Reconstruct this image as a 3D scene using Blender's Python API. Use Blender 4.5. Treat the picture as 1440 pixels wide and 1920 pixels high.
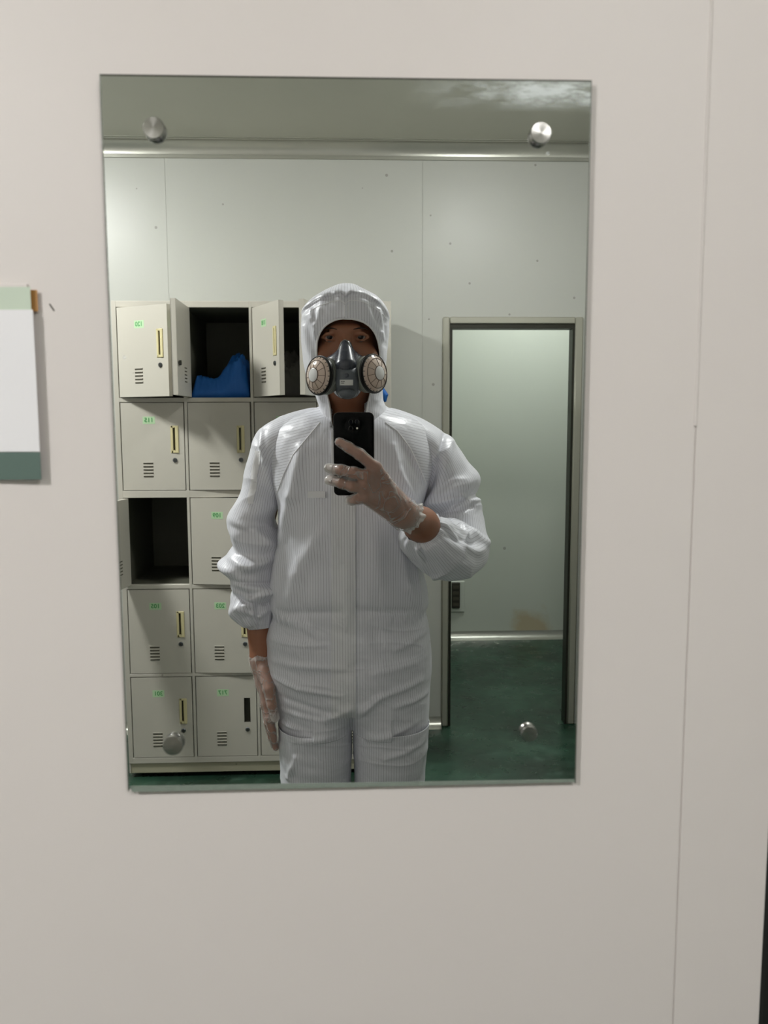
import bpy, math, random
import numpy as np
from mathutils import Vector, Matrix, noise
from mathutils.bvhtree import BVHTree

for o in list(bpy.data.objects): bpy.data.objects.remove(o)
sc = bpy.context.scene
COL = sc.collection
random.seed(4); rng = np.random.default_rng(4)
PI = math.pi

# ------------------------------------------------------------------ camera
# The phone that takes the picture looks at a wall mirror (wall surface y = 0).
# Room: +X right, +Y towards the mirror wall, Z up.  Phone lens at (0,-0.75,1.40).
CAM = Vector((0, -0.75, 1.40))
n_ = np.array([-57, -163, 1500.]); n_ /= np.linalg.norm(n_)
v_ = np.array([50, 13805, 1500.]); v_ -= n_*v_.dot(n_); v_ /= np.linalg.norm(v_)
r_ = np.cross(v_, n_)
# camera axes in the room (camera frame x right, y down, z forward; rows r_, n_, -v_ = room X, Y, Z)
cx = Vector((r_[0], n_[0], -v_[0])); cy = Vector((r_[1], n_[1], -v_[1])); cz = Vector((r_[2], n_[2], -v_[2]))
cam = bpy.data.cameras.new('camera'); camo = bpy.data.objects.new('camera', cam); COL.objects.link(camo)
m = Matrix.Identity(4)
for i in range(3):
    m[i][0] = cx[i]; m[i][1] = -cy[i]; m[i][2] = -cz[i]; m[i][3] = CAM[i]
camo.matrix_world = m
cam.sensor_fit = 'VERTICAL'; cam.sensor_height = 24.0; cam.lens = 24.0*1500/1920
cam.clip_start = 0.002; cam.clip_end = 50
cam.dof.use_dof = True; cam.dof.focus_distance = 1.85; cam.dof.aperture_fstop = 5.0
sc.camera = camo

# ------------------------------------------------------------------ world, lamps, exposure
w = bpy.data.worlds.new('world'); sc.world = w; w.use_nodes = True
w.node_tree.nodes['Background'].inputs[0].default_value = (.75, .8, .8, 1)
w.node_tree.nodes['Background'].inputs[1].default_value = .15
sc.view_settings.view_transform = 'Standard'; sc.view_settings.look = 'None'
sc.view_settings.gamma = 1.0; sc.view_settings.use_curve_mapping = False
sc.view_settings.exposure = 0.0
# (x, distance behind the lens as the mirror shows it, z, power, size, colour)
LAMPS = [(-1.50, 2.42, 2.585, 250, .15, (1, .99, .985)),
         (0.66, 2.32, 2.585, 108, .13, (1, .99, .985)),
         (1.10, 4.40, 2.585, 118, .13, (.97, 1, .985))]

# ------------------------------------------------------------------ helpers
# Everything behind the lens is measured as the mirror shows it: (x, distance from the lens along the
# view through the mirror, z).  The glass stands at y = -0.006, so the real place is its reflection: y = 0.738 - d.
def R(p): return (p[0], .738-p[1], p[2])
def at(px, py, d):
    ray = np.array([px-720, py-960, 1500.]); ray = ray/ray.dot(n_)*d
    return np.array([ray.dot(r_), d, 1.40-ray.dot(v_)])
def Z(py, d=1.93): return at(650, py, d)[2]
def X(px, py, d=1.93): return at(px, py, d)[0]

def link(name, me, mat=None, parent=None, loc=None):
    o = bpy.data.objects.new(name, me); COL.objects.link(o)
    if mat is not None:
        for mm in (mat if isinstance(mat, (list, tuple)) else [mat]): me.materials.append(mm)
    if parent is not None: o.parent = parent
    return o
def world_of(o):
    v = Vector((0, 0, 0))
    while o is not None: v += o.location; o = o.parent
    return v
def mesh(name, V, F, mat, parent=None, uv=None, smooth=True, mirrored=True, midx=None, origin=None):
    """V in mirror-view coordinates unless mirrored=False."""
    V = np.asarray(V, dtype=float)
    if mirrored:
        V = V.copy(); V[:, 1] = .738-V[:, 1]
        F = [tuple(reversed(f)) for f in F] if not isinstance(F, np.ndarray) else F[:, ::-1]
    off = np.array(world_of(parent)) if parent is not None else np.zeros(3)
    oo = np.zeros(3)
    if parent is None and origin is not None:
        oo = np.array(origin, float)
    V = V-off-oo
    me = bpy.data.meshes.new(name)
    me.from_pydata(V.tolist(), [], F.tolist() if isinstance(F, np.ndarray) else F)
    if smooth: me.polygons.foreach_set('use_smooth', [True]*len(me.polygons))
    if midx is not None: me.polygons.foreach_set('material_index', midx)
    if uv is not None:
        ul = me.uv_layers.new(name='UVMap')
        vi = np.empty(len(me.loops), dtype=np.int32); me.loops.foreach_get('vertex_index', vi)
        ul.data.foreach_set('uv', np.asarray(uv, dtype=np.float32)[vi].ravel())
    me.update()
    o = link(name, me, mat, parent)
    if parent is None: o.location = oo
    return o
def tag(o, label=None, cat=None, group=None, kind=None):
    if label: o['label'] = label
    if cat: o['category'] = cat
    if group: o['group'] = group
    if kind: o['kind'] = kind
    return o
def empty(name, loc):
    o = bpy.data.objects.new(name, None); COL.objects.link(o); o.location = loc; o.empty_display_size = .05
    return o

class MB:
    """collects shapes (mirror-view coordinates) for ONE mesh"""
    def __init__(s): s.V = []; s.F = []; s.M = []
    def add(s, V, F, mi=0):
        b = len(s.V); s.V += [tuple(map(float, p)) for p in V]; s.F += [tuple(i+b for i in f) for f in F]; s.M += [mi]*len(F)
    def box(s, x0, x1, d0, d1, z0, z1, mi=0, bev=0, tf=None):
        x0, x1 = sorted((x0, x1)); d0, d1 = sorted((d0, d1)); z0, z1 = sorted((z0, z1))
        b = min(bev, (x1-x0)/2.01, (d1-d0)/2.01, (z1-z0)/2.01)
        if b <= 0:
            V = [(x, d, z) for z in (z0, z1) for d in (d0, d1) for x in (x0, x1)]
            F = [(0, 2, 3, 1), (4, 5, 7, 6), (0, 1, 5, 4), (2, 6, 7, 3), (0, 4, 6, 2), (1, 3, 7, 5)]
        else:
            V = []; idx = {}
            for sx in (0, 1):
                for sd in (0, 1):
                    for sz in (0, 1):
                        X_ = (x0, x1)[sx]; D_ = (d0, d1)[sd]; Z_ = (z0, z1)[sz]
                        ix = b if sx == 0 else -b; id_ = b if sd == 0 else -b; iz = b if sz == 0 else -b
                        idx[(sx, sd, sz, 'x')] = len(V); V.append((X_, D_+id_, Z_+iz))
                        idx[(sx, sd, sz, 'd')] = len(V); V.append((X_+ix, D_, Z_+iz))
                        idx[(sx, sd, sz, 'z')] = len(V); V.append((X_+ix, D_+id_, Z_))
            F = []
            I = lambda a, d, z, k: idx[(a, d, z, k)]
            c = np.array([(x0+x1)/2, (d0+d1)/2, (z0+z1)/2])
            def addf(f):
                P = np.array([V[i] for i in f]); nn = np.cross(P[1]-P[0], P[2]-P[0])
                if nn.dot(P.mean(0)-c) < 0: f = f[::-1]
                F.append(tuple(f))
            for q in (0, 1):
                addf([I(q, 0, 0, 'x'), I(q, 1, 0, 'x'), I(q, 1, 1, 'x'), I(q, 0, 1, 'x')])
                addf([I(0, q, 0, 'd'), I(1, q, 0, 'd'), I(1, q, 1, 'd'), I(0, q, 1, 'd')])
                addf([I(0, 0, q, 'z'), I(1, 0, q, 'z'), I(1, 1, q, 'z'), I(0, 1, q, 'z')])
            for a in (0, 1):
                for e in (0, 1):
                    addf([I(a, e, 0, 'x'), I(a, e, 1, 'x'), I(a, e, 1, 'd'), I(a, e, 0, 'd')])
                    addf([I(a, 0, e, 'x'), I(a, 1, e, 'x'), I(a, 1, e, 'z'), I(a, 0, e, 'z')])
                    addf([I(0, a, e, 'd'), I(1, a, e, 'd'), I(1, a, e, 'z'), I(0, a, e, 'z')])
                    for g in (0, 1): addf([I(a, e, g, 'x'), I(a, e, g, 'd'), I(a, e, g, 'z')])
        if tf: V = [tf(*p) for p in V]
        s.add(V, F, mi)
    def lathe(s, prof, c, ax, seg=32, mi=0, caps=True, ref=(0, 0, 1), arc=None):
        """prof: (r, h) along axis ax from centre c"""
        ax = Vector(ax).normalized(); u = ax.cross(Vector(ref))
        if u.length < 1e-4: u = ax.cross(Vector((1, 0, 0)))
        u.normalize(); v = ax.cross(u); c = Vector(c)
        V = []; F = []
        for r, h in prof:
            for k in range(seg):
                a = 2*PI*k/seg
                V.append(c+ax*h+(u*math.cos(a)+v*math.sin(a))*r)
        for i in range(len(prof)-1):
            for k in range(seg):
                k2 = (k+1) % seg
                F.append((i*seg+k, i*seg+k2, (i+1)*seg+k2, (i+1)*seg+k))
        if caps:
            F.append(tuple(range(seg))[::-1]); F.append(tuple((len(prof)-1)*seg+k for k in range(seg)))
        s.add(V, F, mi)
    def tube(s, pts, rad, seg=8, mi=0, flat=1.0):
        pts = [Vector(p) for p in pts]; V = []; F = []
        n = len(pts)
        rad = [rad]*n if not hasattr(rad, '__len__') else rad
        up = None
        for i, p in enumerate(pts):
            t = (pts[min(i+1, n-1)]-pts[max(i-1, 0)]).normalized()
            if up is None:
                up = t.cross(Vector((0, 1, 0)))
                if up.length < 1e-3: up = t.cross(Vector((1, 0, 0)))
            up = (up-t*up.dot(t)).normalized(); b = t.cross(up)
            for k in range(seg):
                a = 2*PI*k/seg
                V.append(p+(up*math.cos(a)+b*math.sin(a)*flat)*rad[i])
        for i in range(n-1):
            for k in range(seg):
                k2 = (k+1) % seg
                F.append((i*seg+k, i*seg+k2, (i+1)*seg+k2, (i+1)*seg+k))
        F.append(tuple(range(seg))[::-1]); F.append(tuple((n-1)*seg+k for k in range(seg)))
        s.add(V, F, mi)
    def build(s, name, mat, parent=None, smooth=False, origin=None):
        o = mesh(name, s.V, s.F, mat, parent, smooth=smooth, midx=s.M, origin=origin)
        # consistent outward normals
        import bmesh
        bm = bmesh.new(); bm.from_mesh(o.data); bmesh.ops.recalc_face_normals(bm, faces=bm.faces[:]); bm.to_mesh(o.data); bm.free()
        if smooth:
            try: o.data.set_sharp_from_angle(angle=math.radians(38))
            except Exception: pass
        return o

class DMB(MB):
    """shapes on the mirror wall itself, measured straight from the lens: y = q - 0.75"""
    def add(s, V, F, mi=0): MB.add(s, [(p[0], 1.488-p[1], p[2]) for p in V], F, mi)
# ------------------------------------------------------------------ materials
def s2l(c): return tuple(((x/255)/12.92 if x/255 <= .04045 else ((x/255+.055)/1.055)**2.4) for x in c)
def newmat(name):
    m = bpy.data.materials.new(name); m.use_nodes = True
    return m, m.node_tree, m.node_tree.nodes['Principled BSDF']
def setp(b, **k):
    for a, v in k.items():
        a = {'col': 'Base Color', 'rough': 'Roughness', 'metal': 'Metallic', 'spec': 'Specular IOR Level', 'alpha': 'Alpha',
             'sheen': 'Sheen Weight', 'coat': 'Coat Weight', 'sss': 'Subsurface Weight', 'em': 'Emission Strength', 'emc': 'Emission Color', 'trans': 'Transmission Weight'}[a]
        if a in ('Base Color', 'Emission Color'): v = (*v, 1)
        b.inputs[a].default_value = v
def plain(name, col, rough=.5, metal=0, bump=0, scale=60, **k):
    m, nt, b = newmat(name); setp(b, col=s2l(col), rough=rough, metal=metal, **k)
    N = nt.nodes; L = nt.links
    tc = N.new('ShaderNodeTexCoord'); nz = N.new('ShaderNodeTexNoise'); nz.inputs['Scale'].default_value = scale; nz.inputs['Detail'].default_value = 4
    L.new(tc.outputs['Object'], nz.inputs['Vector'])
    mp = N.new('ShaderNodeMapRange'); mp.inputs['To Min'].default_value = max(0, rough-.05); mp.inputs['To Max'].default_value = min(1, rough+.05)
    L.new(nz.outputs['Fac'], mp.inputs['Value']); L.new(mp.outputs['Result'], b.inputs['Roughness'])
    if bump:
        bp = N.new('ShaderNodeBump'); bp.inputs['Strength'].default_value = bump; bp.inputs['Distance'].default_value = .002
        L.new(nz.outputs['Fac'], bp.inputs['Height']); L.new(bp.outputs['Normal'], b.inputs['Normal'])
    return m
def mixc(nt, fac, a, b):
    mx = nt.nodes.new('ShaderNodeMix'); mx.data_type = 'RGBA'
    if isinstance(fac, float): mx.inputs[0].default_value = fac
    else: nt.links.new(fac, mx.inputs[0])
    for s_, v in ((6, a), (7, b)):
        if isinstance(v, tuple): mx.inputs[s_].default_value = (*v, 1)
        else: nt.links.new(v, mx.inputs[s_])
    return mx.outputs[2]
def mathn(nt, op, a, b=None, c=None):
    m_ = nt.nodes.new('ShaderNodeMath'); m_.operation = op
    for i, v in enumerate((a, b, c)):
        if v is None: continue
        if isinstance(v, (int, float)): m_.inputs[i].default_value = v
        else: nt.links.new(v, m_.inputs[i])
    return m_.outputs[0]
def ramp(nt, fac, stops):
    rp = nt.nodes.new('ShaderNodeValToRGB'); e = rp.color_ramp.elements
    while len(e) > 1: e.remove(e[0])
    e[0].position = stops[0][0]; c = stops[0][1]; e[0].color = (*c, 1) if isinstance(c, tuple) else (c, c, c, 1)
    for p, c in stops[1:]:
        q = e.new(p); q.color = (*c, 1) if isinstance(c, tuple) else (c, c, c, 1)
    nt.links.new(fac, rp.inputs[0]); return rp.outputs[0]
def specks(nt, vec, scale, size, thr):
    """sparse little dots: voronoi cells picked at random"""
    vo = nt.nodes.new('ShaderNodeTexVoronoi'); vo.inputs['Scale'].default_value = scale; nt.links.new(vec, vo.inputs['Vector'])
    near = mathn(nt, 'LESS_THAN', vo.outputs['Distance'], size)
    sp = nt.nodes.new('ShaderNodeSeparateColor'); nt.links.new(vo.outputs['Color'], sp.inputs[0])
    pick = mathn(nt, 'GREATER_THAN', sp.outputs[0], thr)
    return mathn(nt, 'MULTIPLY', near, pick)
def panel_mat(name, col, rough, speck=True, stain=None, mott=.03, sps=7, spt=.8):
    m, nt, b = newmat(name); N = nt.nodes; L = nt.links; setp(b, spec=.36)
    tc = N.new('ShaderNodeTexCoord'); O = tc.outputs['Object']
    nz = N.new('ShaderNodeTexNoise'); nz.inputs['Scale'].default_value = 2.2; nz.inputs['Detail'].default_value = 5; L.new(O, nz.inputs['Vector'])
    c = s2l(col); c2 = tuple(x*(1-mott*2) for x in c)
    out = mixc(nt, nz.outputs['Fac'], c2, tuple(min(1, x*(1+mott)) for x in c))
    if speck:
        sp = specks(nt, O, sps, .07, spt)
        out = mixc(nt, mathn(nt, 'MULTIPLY', sp, .45), out, s2l((90, 85, 75)))
    if stain:
        (sx, sy, sz, rx, rz, sc_) = stain
        mpn = N.new('ShaderNodeMapping'); L.new(O, mpn.inputs['Vector'])
        mpn.inputs['Location'].default_value = (-sx/rx, -sy, -sz/rz); mpn.inputs['Scale'].default_value = (1/rx, 1, 1/rz)
        n2 = N.new('ShaderNodeTexNoise'); n2.inputs['Scale'].default_value = 7; n2.inputs['Detail'].default_value = 5; L.new(O, n2.inputs['Vector'])
        va = N.new('ShaderNodeVectorMath'); va.operation = 'LENGTH'; L.new(mpn.outputs[0], va.inputs[0])
        d_ = mathn(nt, 'ADD', va.outputs['Value'], mathn(nt, 'MULTIPLY', mathn(nt, 'SUBTRACT', n2.outputs['Fac'], .5), 1.8))
        f = ramp(nt, d_, [(0.45, .9), (.95, 0.0)])
        out = mixc(nt, mathn(nt, 'MULTIPLY', f, .55), out, s2l(sc_))
    L.new(out, b.inputs['Base Color'])
    n3 = N.new('ShaderNodeTexNoise'); n3.inputs['Scale'].default_value = 6; L.new(O, n3.inputs['Vector'])
    mp = N.new('ShaderNodeMapRange'); mp.inputs['To Min'].default_value = rough-.04; mp.inputs['To Max'].default_value = rough+.06; L.new(n3.outputs['Fac'], mp.inputs['Value']); L.new(mp.outputs[0], b.inputs['Roughness'])
    n4 = N.new('ShaderNodeTexNoise'); n4.inputs['Scale'].default_value = 3; L.new(O, n4.inputs['Vector'])
    bp = N.new('ShaderNodeBump'); bp.inputs['Strength'].default_value = .12; bp.inputs['Distance'].default_value = .01
    L.new(n4.outputs['Fac'], bp.inputs['Height']); L.new(bp.outputs[0], b.inputs['Normal'])
    return m

M = {}
M['front'] = panel_mat('front_panel_paint', (214, 207, 203), .48, speck=True, mott=.012, sps=9, spt=.93)
M['back'] = panel_mat('back_panel_paint', (190, 191, 184), .36, mott=.015, sps=11, spt=.5)
M['far'] = panel_mat('corridor_panel_paint', (200, 204, 193), .35, mott=.02, stain=(1.15, -4.37, .09, .17, .14, (176, 140, 72)))
M['ceil'] = panel_mat('ceiling_paint', (196, 196, 184), .6, speck=False)
M['alu'] = plain('brushed_aluminium', (176, 175, 162), .34, .35)
M['cove'] = plain('painted_cove', (178, 178, 168), .30, .5, scale=2)
M['alu_dark'] = plain('dark_anodised_edge', (52, 52, 44), .4, .5)
M['black'] = plain('black_gasket', (14, 14, 12), .6)
M['steel'] = plain('turned_steel', (205, 203, 196), .26, 1)
def floor_mat():
    m, nt, b = newmat('green_epoxy'); N = nt.nodes; L = nt.links
    tc = N.new('ShaderNodeTexCoord'); O = tc.outputs['Object']
    nz = N.new('ShaderNodeTexNoise'); nz.inputs['Scale'].default_value = 3.2; nz.inputs['Detail'].default_value = 8; nz.inputs['Roughness'].default_value = .62; L.new(O, nz.inputs['Vector'])
    base = ramp(nt, nz.outputs['Fac'], [(.36, s2l((28, 46, 36))), (.52, s2l((34, 62, 48))), (.68, s2l((52, 82, 66)))])
    wv = N.new('ShaderNodeTexNoise'); wv.inputs['Scale'].default_value = 14; wv.inputs['Detail'].default_value = 6; L.new(O, wv.inputs['Vector'])
    f = ramp(nt, wv.outputs['Fac'], [(.6, 0.0), (.72, .35)])
    out = mixc(nt, f, base, s2l((78, 104, 90)))
    L.new(out, b.inputs['Base Color'])
    L.new(ramp(nt, wv.outputs['Fac'], [(.3, .22), (.7, .42)]), b.inputs['Roughness'])
    return m
M['floor'] = floor_mat()
def mirror_mat():
    m, nt, b = newmat('silvered_glass'); N = nt.nodes; L = nt.links
    setp(b, col=(.735, .757, .742), rough=0.0, metal=1.0)
    tc = N.new('ShaderNodeTexCoord'); O = tc.outputs['Object']
    # dried smear along the upper right edge, grime that catches the lamp light
    sx = N.new('ShaderNodeSeparateXYZ'); L.new(O, sx.inputs[0])
    mp = N.new('ShaderNodeMapping'); mp.inputs['Scale'].default_value = (14, 1, 60); L.new(O, mp.inputs['Vector'])
    nz = N.new('ShaderNodeTexNoise'); nz.inputs['Scale'].default_value = 1.0; nz.inputs['Detail'].default_value = 7; nz.inputs['Roughness'].default_value = .7; L.new(mp.outputs[0], nz.inputs['Vector'])
    edge = mathn(nt, 'SUBTRACT', 1.0, mathn(nt, 'DIVIDE', mathn(nt, 'ABSOLUTE', mathn(nt, 'SUBTRACT', sx.outputs[2], .6442)), .017)); edge = mathn(nt, 'MAXIMUM', edge, 0.0)
    right = N.new('ShaderNodeMapRange'); right.inputs['From Min'].default_value = .05; right.inputs['From Max'].default_value = .17; right.clamp = True; L.new(sx.outputs[0], right.inputs['Value'])
    sm = ramp(nt, nz.outputs['Fac'], [(.40, 0.0), (.60, 1.0)])
    f1 = mathn(nt, 'MULTIPLY', mathn(nt, 'MULTIPLY', edge, right.outputs[0]), sm)
    # small splashes
    spk = specks(nt, O, 34, .055, .965)
    f = mathn(nt, 'MINIMUM', mathn(nt, 'ADD', mathn(nt, 'MULTIPLY', f1, 1.3), mathn(nt, 'MULTIPLY', spk, .35)), .8)
    df = N.new('ShaderNodeBsdfDiffuse'); df.inputs[0].default_value = (.75, .8, .8, 1)
    mx = N.new('ShaderNodeMixShader'); L.new(f, mx.inputs[0]); L.new(b.outputs[0], mx.inputs[1]); L.new(df.outputs[0], mx.inputs[2])
    L.new(mx.outputs[0], N['Material Output'].inputs['Surface'])
    return m
M['mirror'] = mirror_mat()
M['glass_edge'] = plain('ground_glass_edge', (136, 146, 136), .25, .2, bump=.5, scale=160)
M['side_edge'] = plain('dull_glass_edge', (96, 100, 90), .3, .2, bump=.6, scale=260)
M['paint'] = panel_mat('locker_paint', (188, 184, 173), .36, mott=.03, sps=16, spt=.9)
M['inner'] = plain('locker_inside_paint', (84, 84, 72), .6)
M['yellow'] = plain('aged_yellow_plastic', (206, 196, 152), .4)
M['slot'] = plain('dark_slot', (70, 66, 54), .6)
M['slotdark'] = plain('handle_hollow', (52, 50, 40), .6)
M['lock'] = plain('lock_metal', (88, 92, 96), .3, .8)
M['sticker'] = plain('pale_green_sticker', (176, 206, 166), .5)
M['ink'] = plain('green_ink', (48, 140, 70), .5)
M['blue'] = plain('blue_cloth', (20, 96, 176), .6, bump=.6, scale=30)
M['greycloth'] = plain('grey_cloth', (92, 90, 86), .8, bump=.6, scale=30)
M['paper'] = plain('white_paper', (228, 226, 228), .55)
M['papergreen'] = plain('pale_green_print', (190, 202, 184), .5)
M['darkgreen'] = plain('dark_green_print', (84, 104, 96), .45)
M['brown'] = plain('brown_tape', (176, 128, 70), .5)
M['plastic'] = plain('clear_sheet_backing', (196, 196, 188), .3)
M['phone'] = plain('black_phone_glass', (5, 6, 7), .12, spec=.10)
M['phonecase'] = plain('black_phone_case', (8, 8, 9), .45, spec=.2)
M['lens'] = plain('camera_glass', (10, 12, 20), .05, spec=1.0)
M['flash'] = plain('flash_cover', (226, 226, 214), .3)
M['skin'] = plain('skin', (150, 100, 74), .5, sss=.05, bump=.12, scale=120)
M['eyewhite'] = plain('eye_white', (150, 140, 134), .3)
M['iris'] = plain('iris', (16, 11, 9), .15)
M['brow'] = plain('black_hair', (16, 12, 10), .8)
M['maskdark'] = plain('slate_silicone', (58, 62, 72), .27, spec=.6)
M['maskgrey'] = plain('grey_mask_shell', (92, 98, 104), .33)
M['maskolive'] = plain('grey_green_holder', (132, 136, 128), .4)
M['filter'] = plain('smoky_filter_cover', (206, 186, 172), .2, coat=.6)
M['filterdisc'] = plain('pale_filter_disc', (226, 226, 226), .25)
M['rib'] = plain('brown_rib', (98, 80, 70), .35)
M['maskblack'] = plain('black_rim', (14, 13, 13), .4)
M['label'] = plain('white_label', (220, 222, 218), .5)
M['labelink'] = plain('label_ink', (28, 28, 30), .5)
M['shoe'] = plain('white_shoe', (205, 205, 205), .5)
def cloth(name, col=(230, 231, 239), stripe=True, period=.0062):
    m, nt, b = newmat(name); N = nt.nodes; L = nt.links
    setp(b, rough=.38, spec=.55, sheen=.1)
    uv = N.new('ShaderNodeTexCoord'); sx = N.new('ShaderNodeSeparateXYZ'); L.new(uv.outputs['UV'], sx.inputs[0])
    fr = mathn(nt, 'FRACT', mathn(nt, 'DIVIDE', sx.outputs[0], period))
    ln = mathn(nt, 'LESS_THAN', mathn(nt, 'ABSOLUTE', mathn(nt, 'SUBTRACT', fr, .5)), .08)
    base = s2l(col)
    out = base
    if stripe: out = mixc(nt, mathn(nt, 'MULTIPLY', ln, .46), base, s2l((92, 94, 104)))
    sp = specks(nt, uv.outputs['Object'], 15, .045, .88)
    out = mixc(nt, mathn(nt, 'MULTIPLY', sp, .8), out, s2l((60, 60, 62)))
    L.new(out, b.inputs['Base Color'])
    nz = N.new('ShaderNodeTexNoise'); nz.inputs['Scale'].default_value = 22; nz.inputs['Detail'].default_value = 3; nz.inputs['Distortion'].default_value = .6; L.new(uv.outputs['Object'], nz.inputs['Vector'])
    bp = N.new('ShaderNodeBump'); bp.inputs['Strength'].default_value = .5; bp.inputs['Distance'].default_value = .006
    L.new(nz.outputs['Fac'], bp.inputs['Height']); L.new(bp.outputs[0], b.inputs['Normal'])
    return m
M['cloth'] = cloth('white_antistatic_cloth')
M['placket'] = cloth('doubled_antistatic_cloth', (234, 235, 239))
M['trim'] = cloth('white_binding_cloth', (238, 238, 241), stripe=False)
def glove_mat():
    m, nt, b = newmat('clear_plastic_glove'); N = nt.nodes; L = nt.links
    setp(b, col=(.86, .84, .82), rough=.16, spec=.8)
    tc = N.new('ShaderNodeTexCoord'); nz = N.new('ShaderNodeTexNoise'); nz.inputs['Scale'].default_value = 21; nz.inputs['Detail'].default_value = 2; nz.inputs['Distortion'].default_value = 1.1
    L.new(tc.outputs['Object'], nz.inputs['Vector'])
    rd = mathn(nt, 'SUBTRACT', 1.0, mathn(nt, 'MULTIPLY', mathn(nt, 'ABSOLUTE', mathn(nt, 'SUBTRACT', nz.outputs['Fac'], .5)), 26.0))
    rd = mathn(nt, 'MAXIMUM', rd, 0.0)
    bp = N.new('ShaderNodeBump'); bp.inputs['Strength'].default_value = .9; bp.inputs['Distance'].default_value = .003
    L.new(rd, bp.inputs['Height']); L.new(bp.outputs[0], b.inputs['Normal'])
    lw = N.new('ShaderNodeLayerWeight'); lw.inputs[0].default_value = .35
    at_ = N.new('ShaderNodeAttribute'); at_.attribute_name = 'bunch'
    a = mathn(nt, 'ADD', mathn(nt, 'ADD', .13, mathn(nt, 'MULTIPLY', rd, .20)), mathn(nt, 'MULTIPLY', lw.outputs['Facing'], .36))
    a = mathn(nt, 'MINIMUM', mathn(nt, 'ADD', a, mathn(nt, 'MULTIPLY', at_.outputs['Fac'], .48)), .9)
    L.new(a, b.inputs['Alpha'])
    return m
M['glove'] = glove_mat()
def emis(name, col, st):
    m, nt, b = newmat(name); setp(b, col=(.9, .9, .9), emc=col, em=st); return m

# ------------------------------------------------------------------ the room
H = 2.604; XL = -3.70; XR = 1.035; BW = 3.60; FW = -.75   # back wall / mirror wall, as distances seen (mirror wall is d = 0.75)
def struct(name, mb, mat, smooth=False, origin=None):
    return tag(mb.build(name, mat, None, smooth, origin), kind='structure')
b = MB(); b.box(XL-.1, 2.6, .55, 5.3, -.10, 0); struct('floor', b, M['floor'])
b = MB(); b.box(XL-.1, 2.6, .55, 5.3, H, H+.1); struct('ceiling', b, M['ceil'])
# mirror wall: sandwich panels with open joints, ends at a dark door reveal on the right
JX = .3235
b = DMB()
b.box(XL, JX-.0008, .75, .90, 0, H)
b.box(JX+.0008, .4135, .75, .90, 0, H)
b.box(.4135, XR, .75, .90, 2.08, H)
b.box(JX-.0008, JX+.0008, .7512, .90, 0, H)
struct('wall_front', b, M['front'])
b = DMB()
pts = [(JX-.0002, .7500, 1.398+.9*k/24) for k in range(25)]
b.tube(pts, .0014, 8); struct('trim_1', b, M['front'], True)
# dark door set in the mirror wall at the far right
b = DMB(); b.box(.4135, XR, .84, .88, 0, 2.08); d1 = struct('door_1', b, M['black'])
b = DMB(); b.box(.4135, .44, .748, .84, 0, 2.08, bev=.003); b.box(1.0, XR, .748, .84, 0, 2.08, bev=.003); b.box(.44, 1.0, .748, .84, 2.05, 2.08, bev=.003)
b.build('door_frame', M['black'], d1)
b = MB(); b.box(XL-.12, XL, .55, BW+.05, 0, H); struct('wall_left', b, M['back'])
b = MB(); b.box(XR, XR+.08, .72, BW+.05, 0, H); struct('wall_right', b, M['back'])
# back wall with doorway: opening x .433-.985, z 0-1.835
DX0, DX1, DZ = .433, .985, 1.838
b = MB()
b.box(XL, -.8005, BW, BW+.05, 0, H); b.box(-.7995, .3065, BW, BW+.05, 0, H)
b.box(.3085, DX0, BW, BW+.05, 0, H); b.box(DX0, DX1, BW, BW+.05, DZ, H); b.box(DX1, XR+.1, BW, BW+.05, 0, H)
b.box(-.8005, .3085, BW+.002, BW+.048, 0, H)
struct('wall_back', b, M['back'])
# door frame profiles
b = MB()
b.box(DX0-.036, DX0-.004, BW-.014, BW+.062, 0, DZ+.036, bev=.006)
b.box(DX1+.004, DX1+.040, BW-.014, BW+.062, 0, DZ+.036, bev=.006)
b.box(DX0-.003, DX1+.003, BW-.013, BW+.061, DZ+.006, DZ+.036, bev=.004)
struct('trim_2', b, M['alu'], True)
b = MB()
b.box(DX0-.004, DX0+.008, BW-.004, BW+.055, 0, DZ+.006); b.box(DX1-.006, DX1+.004, BW-.004, BW+.055, 0, DZ+.006)
b.box(DX0+.008, DX1-.006, BW-.004, BW+.055, DZ-.014, DZ+.006)
struct('trim_3', b, M['alu_dark'])
# coves
def cove(mb, x0, x1, d, z, rad, sd, sz, n=10):
    """concave quarter round along X, wall at d, floor/ceiling at z"""
    V = []; F = []
    for k in range(n+1):
        a = PI/2*k/n
        V += [(x0, d+sd*rad*(1-math.sin(a)), z+sz*rad*(1-math.cos(a))), (x1, d+sd*rad*(1-math.sin(a)), z+sz*rad*(1-math.cos(a)))]
    V += [(x0, d, z), (x1, d, z)]
    c = len(V)-2
    for k in range(n): F.append((2*k, 2*k+1, 2*k+3, 2*k+2))
    F.append((c, c+1, 1, 0)); F.append((2*n, 2*n+1, c+1, c))
    F.append(tuple([c]+[2*k for k in range(n+1)])); F.append(tuple([c+1]+[2*k+1 for k in range(n+1)])[::-1])
    mb.add(V, F)
b = MB(); cove(b, XL, XR, BW, H, .052, -1, -1); b.box(XL, XR, BW-.056, BW-.050, H-.004, H, bev=.0015); b.box(XL, XR, BW-.005, BW, H-.066, H-.050, bev=.002)
struct('trim_4', b, M['cove'], True)
b = MB(); cove(b, XL, DX0-.036, BW, 0, .045, -1, 1); struct('baseboard_back', b, M['cove'], True)
b = MB(); b.box(XL, XR, 3.527, 3.530, H-.0012, H+.002); struct('trim_5', b, M['cove'])
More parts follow.
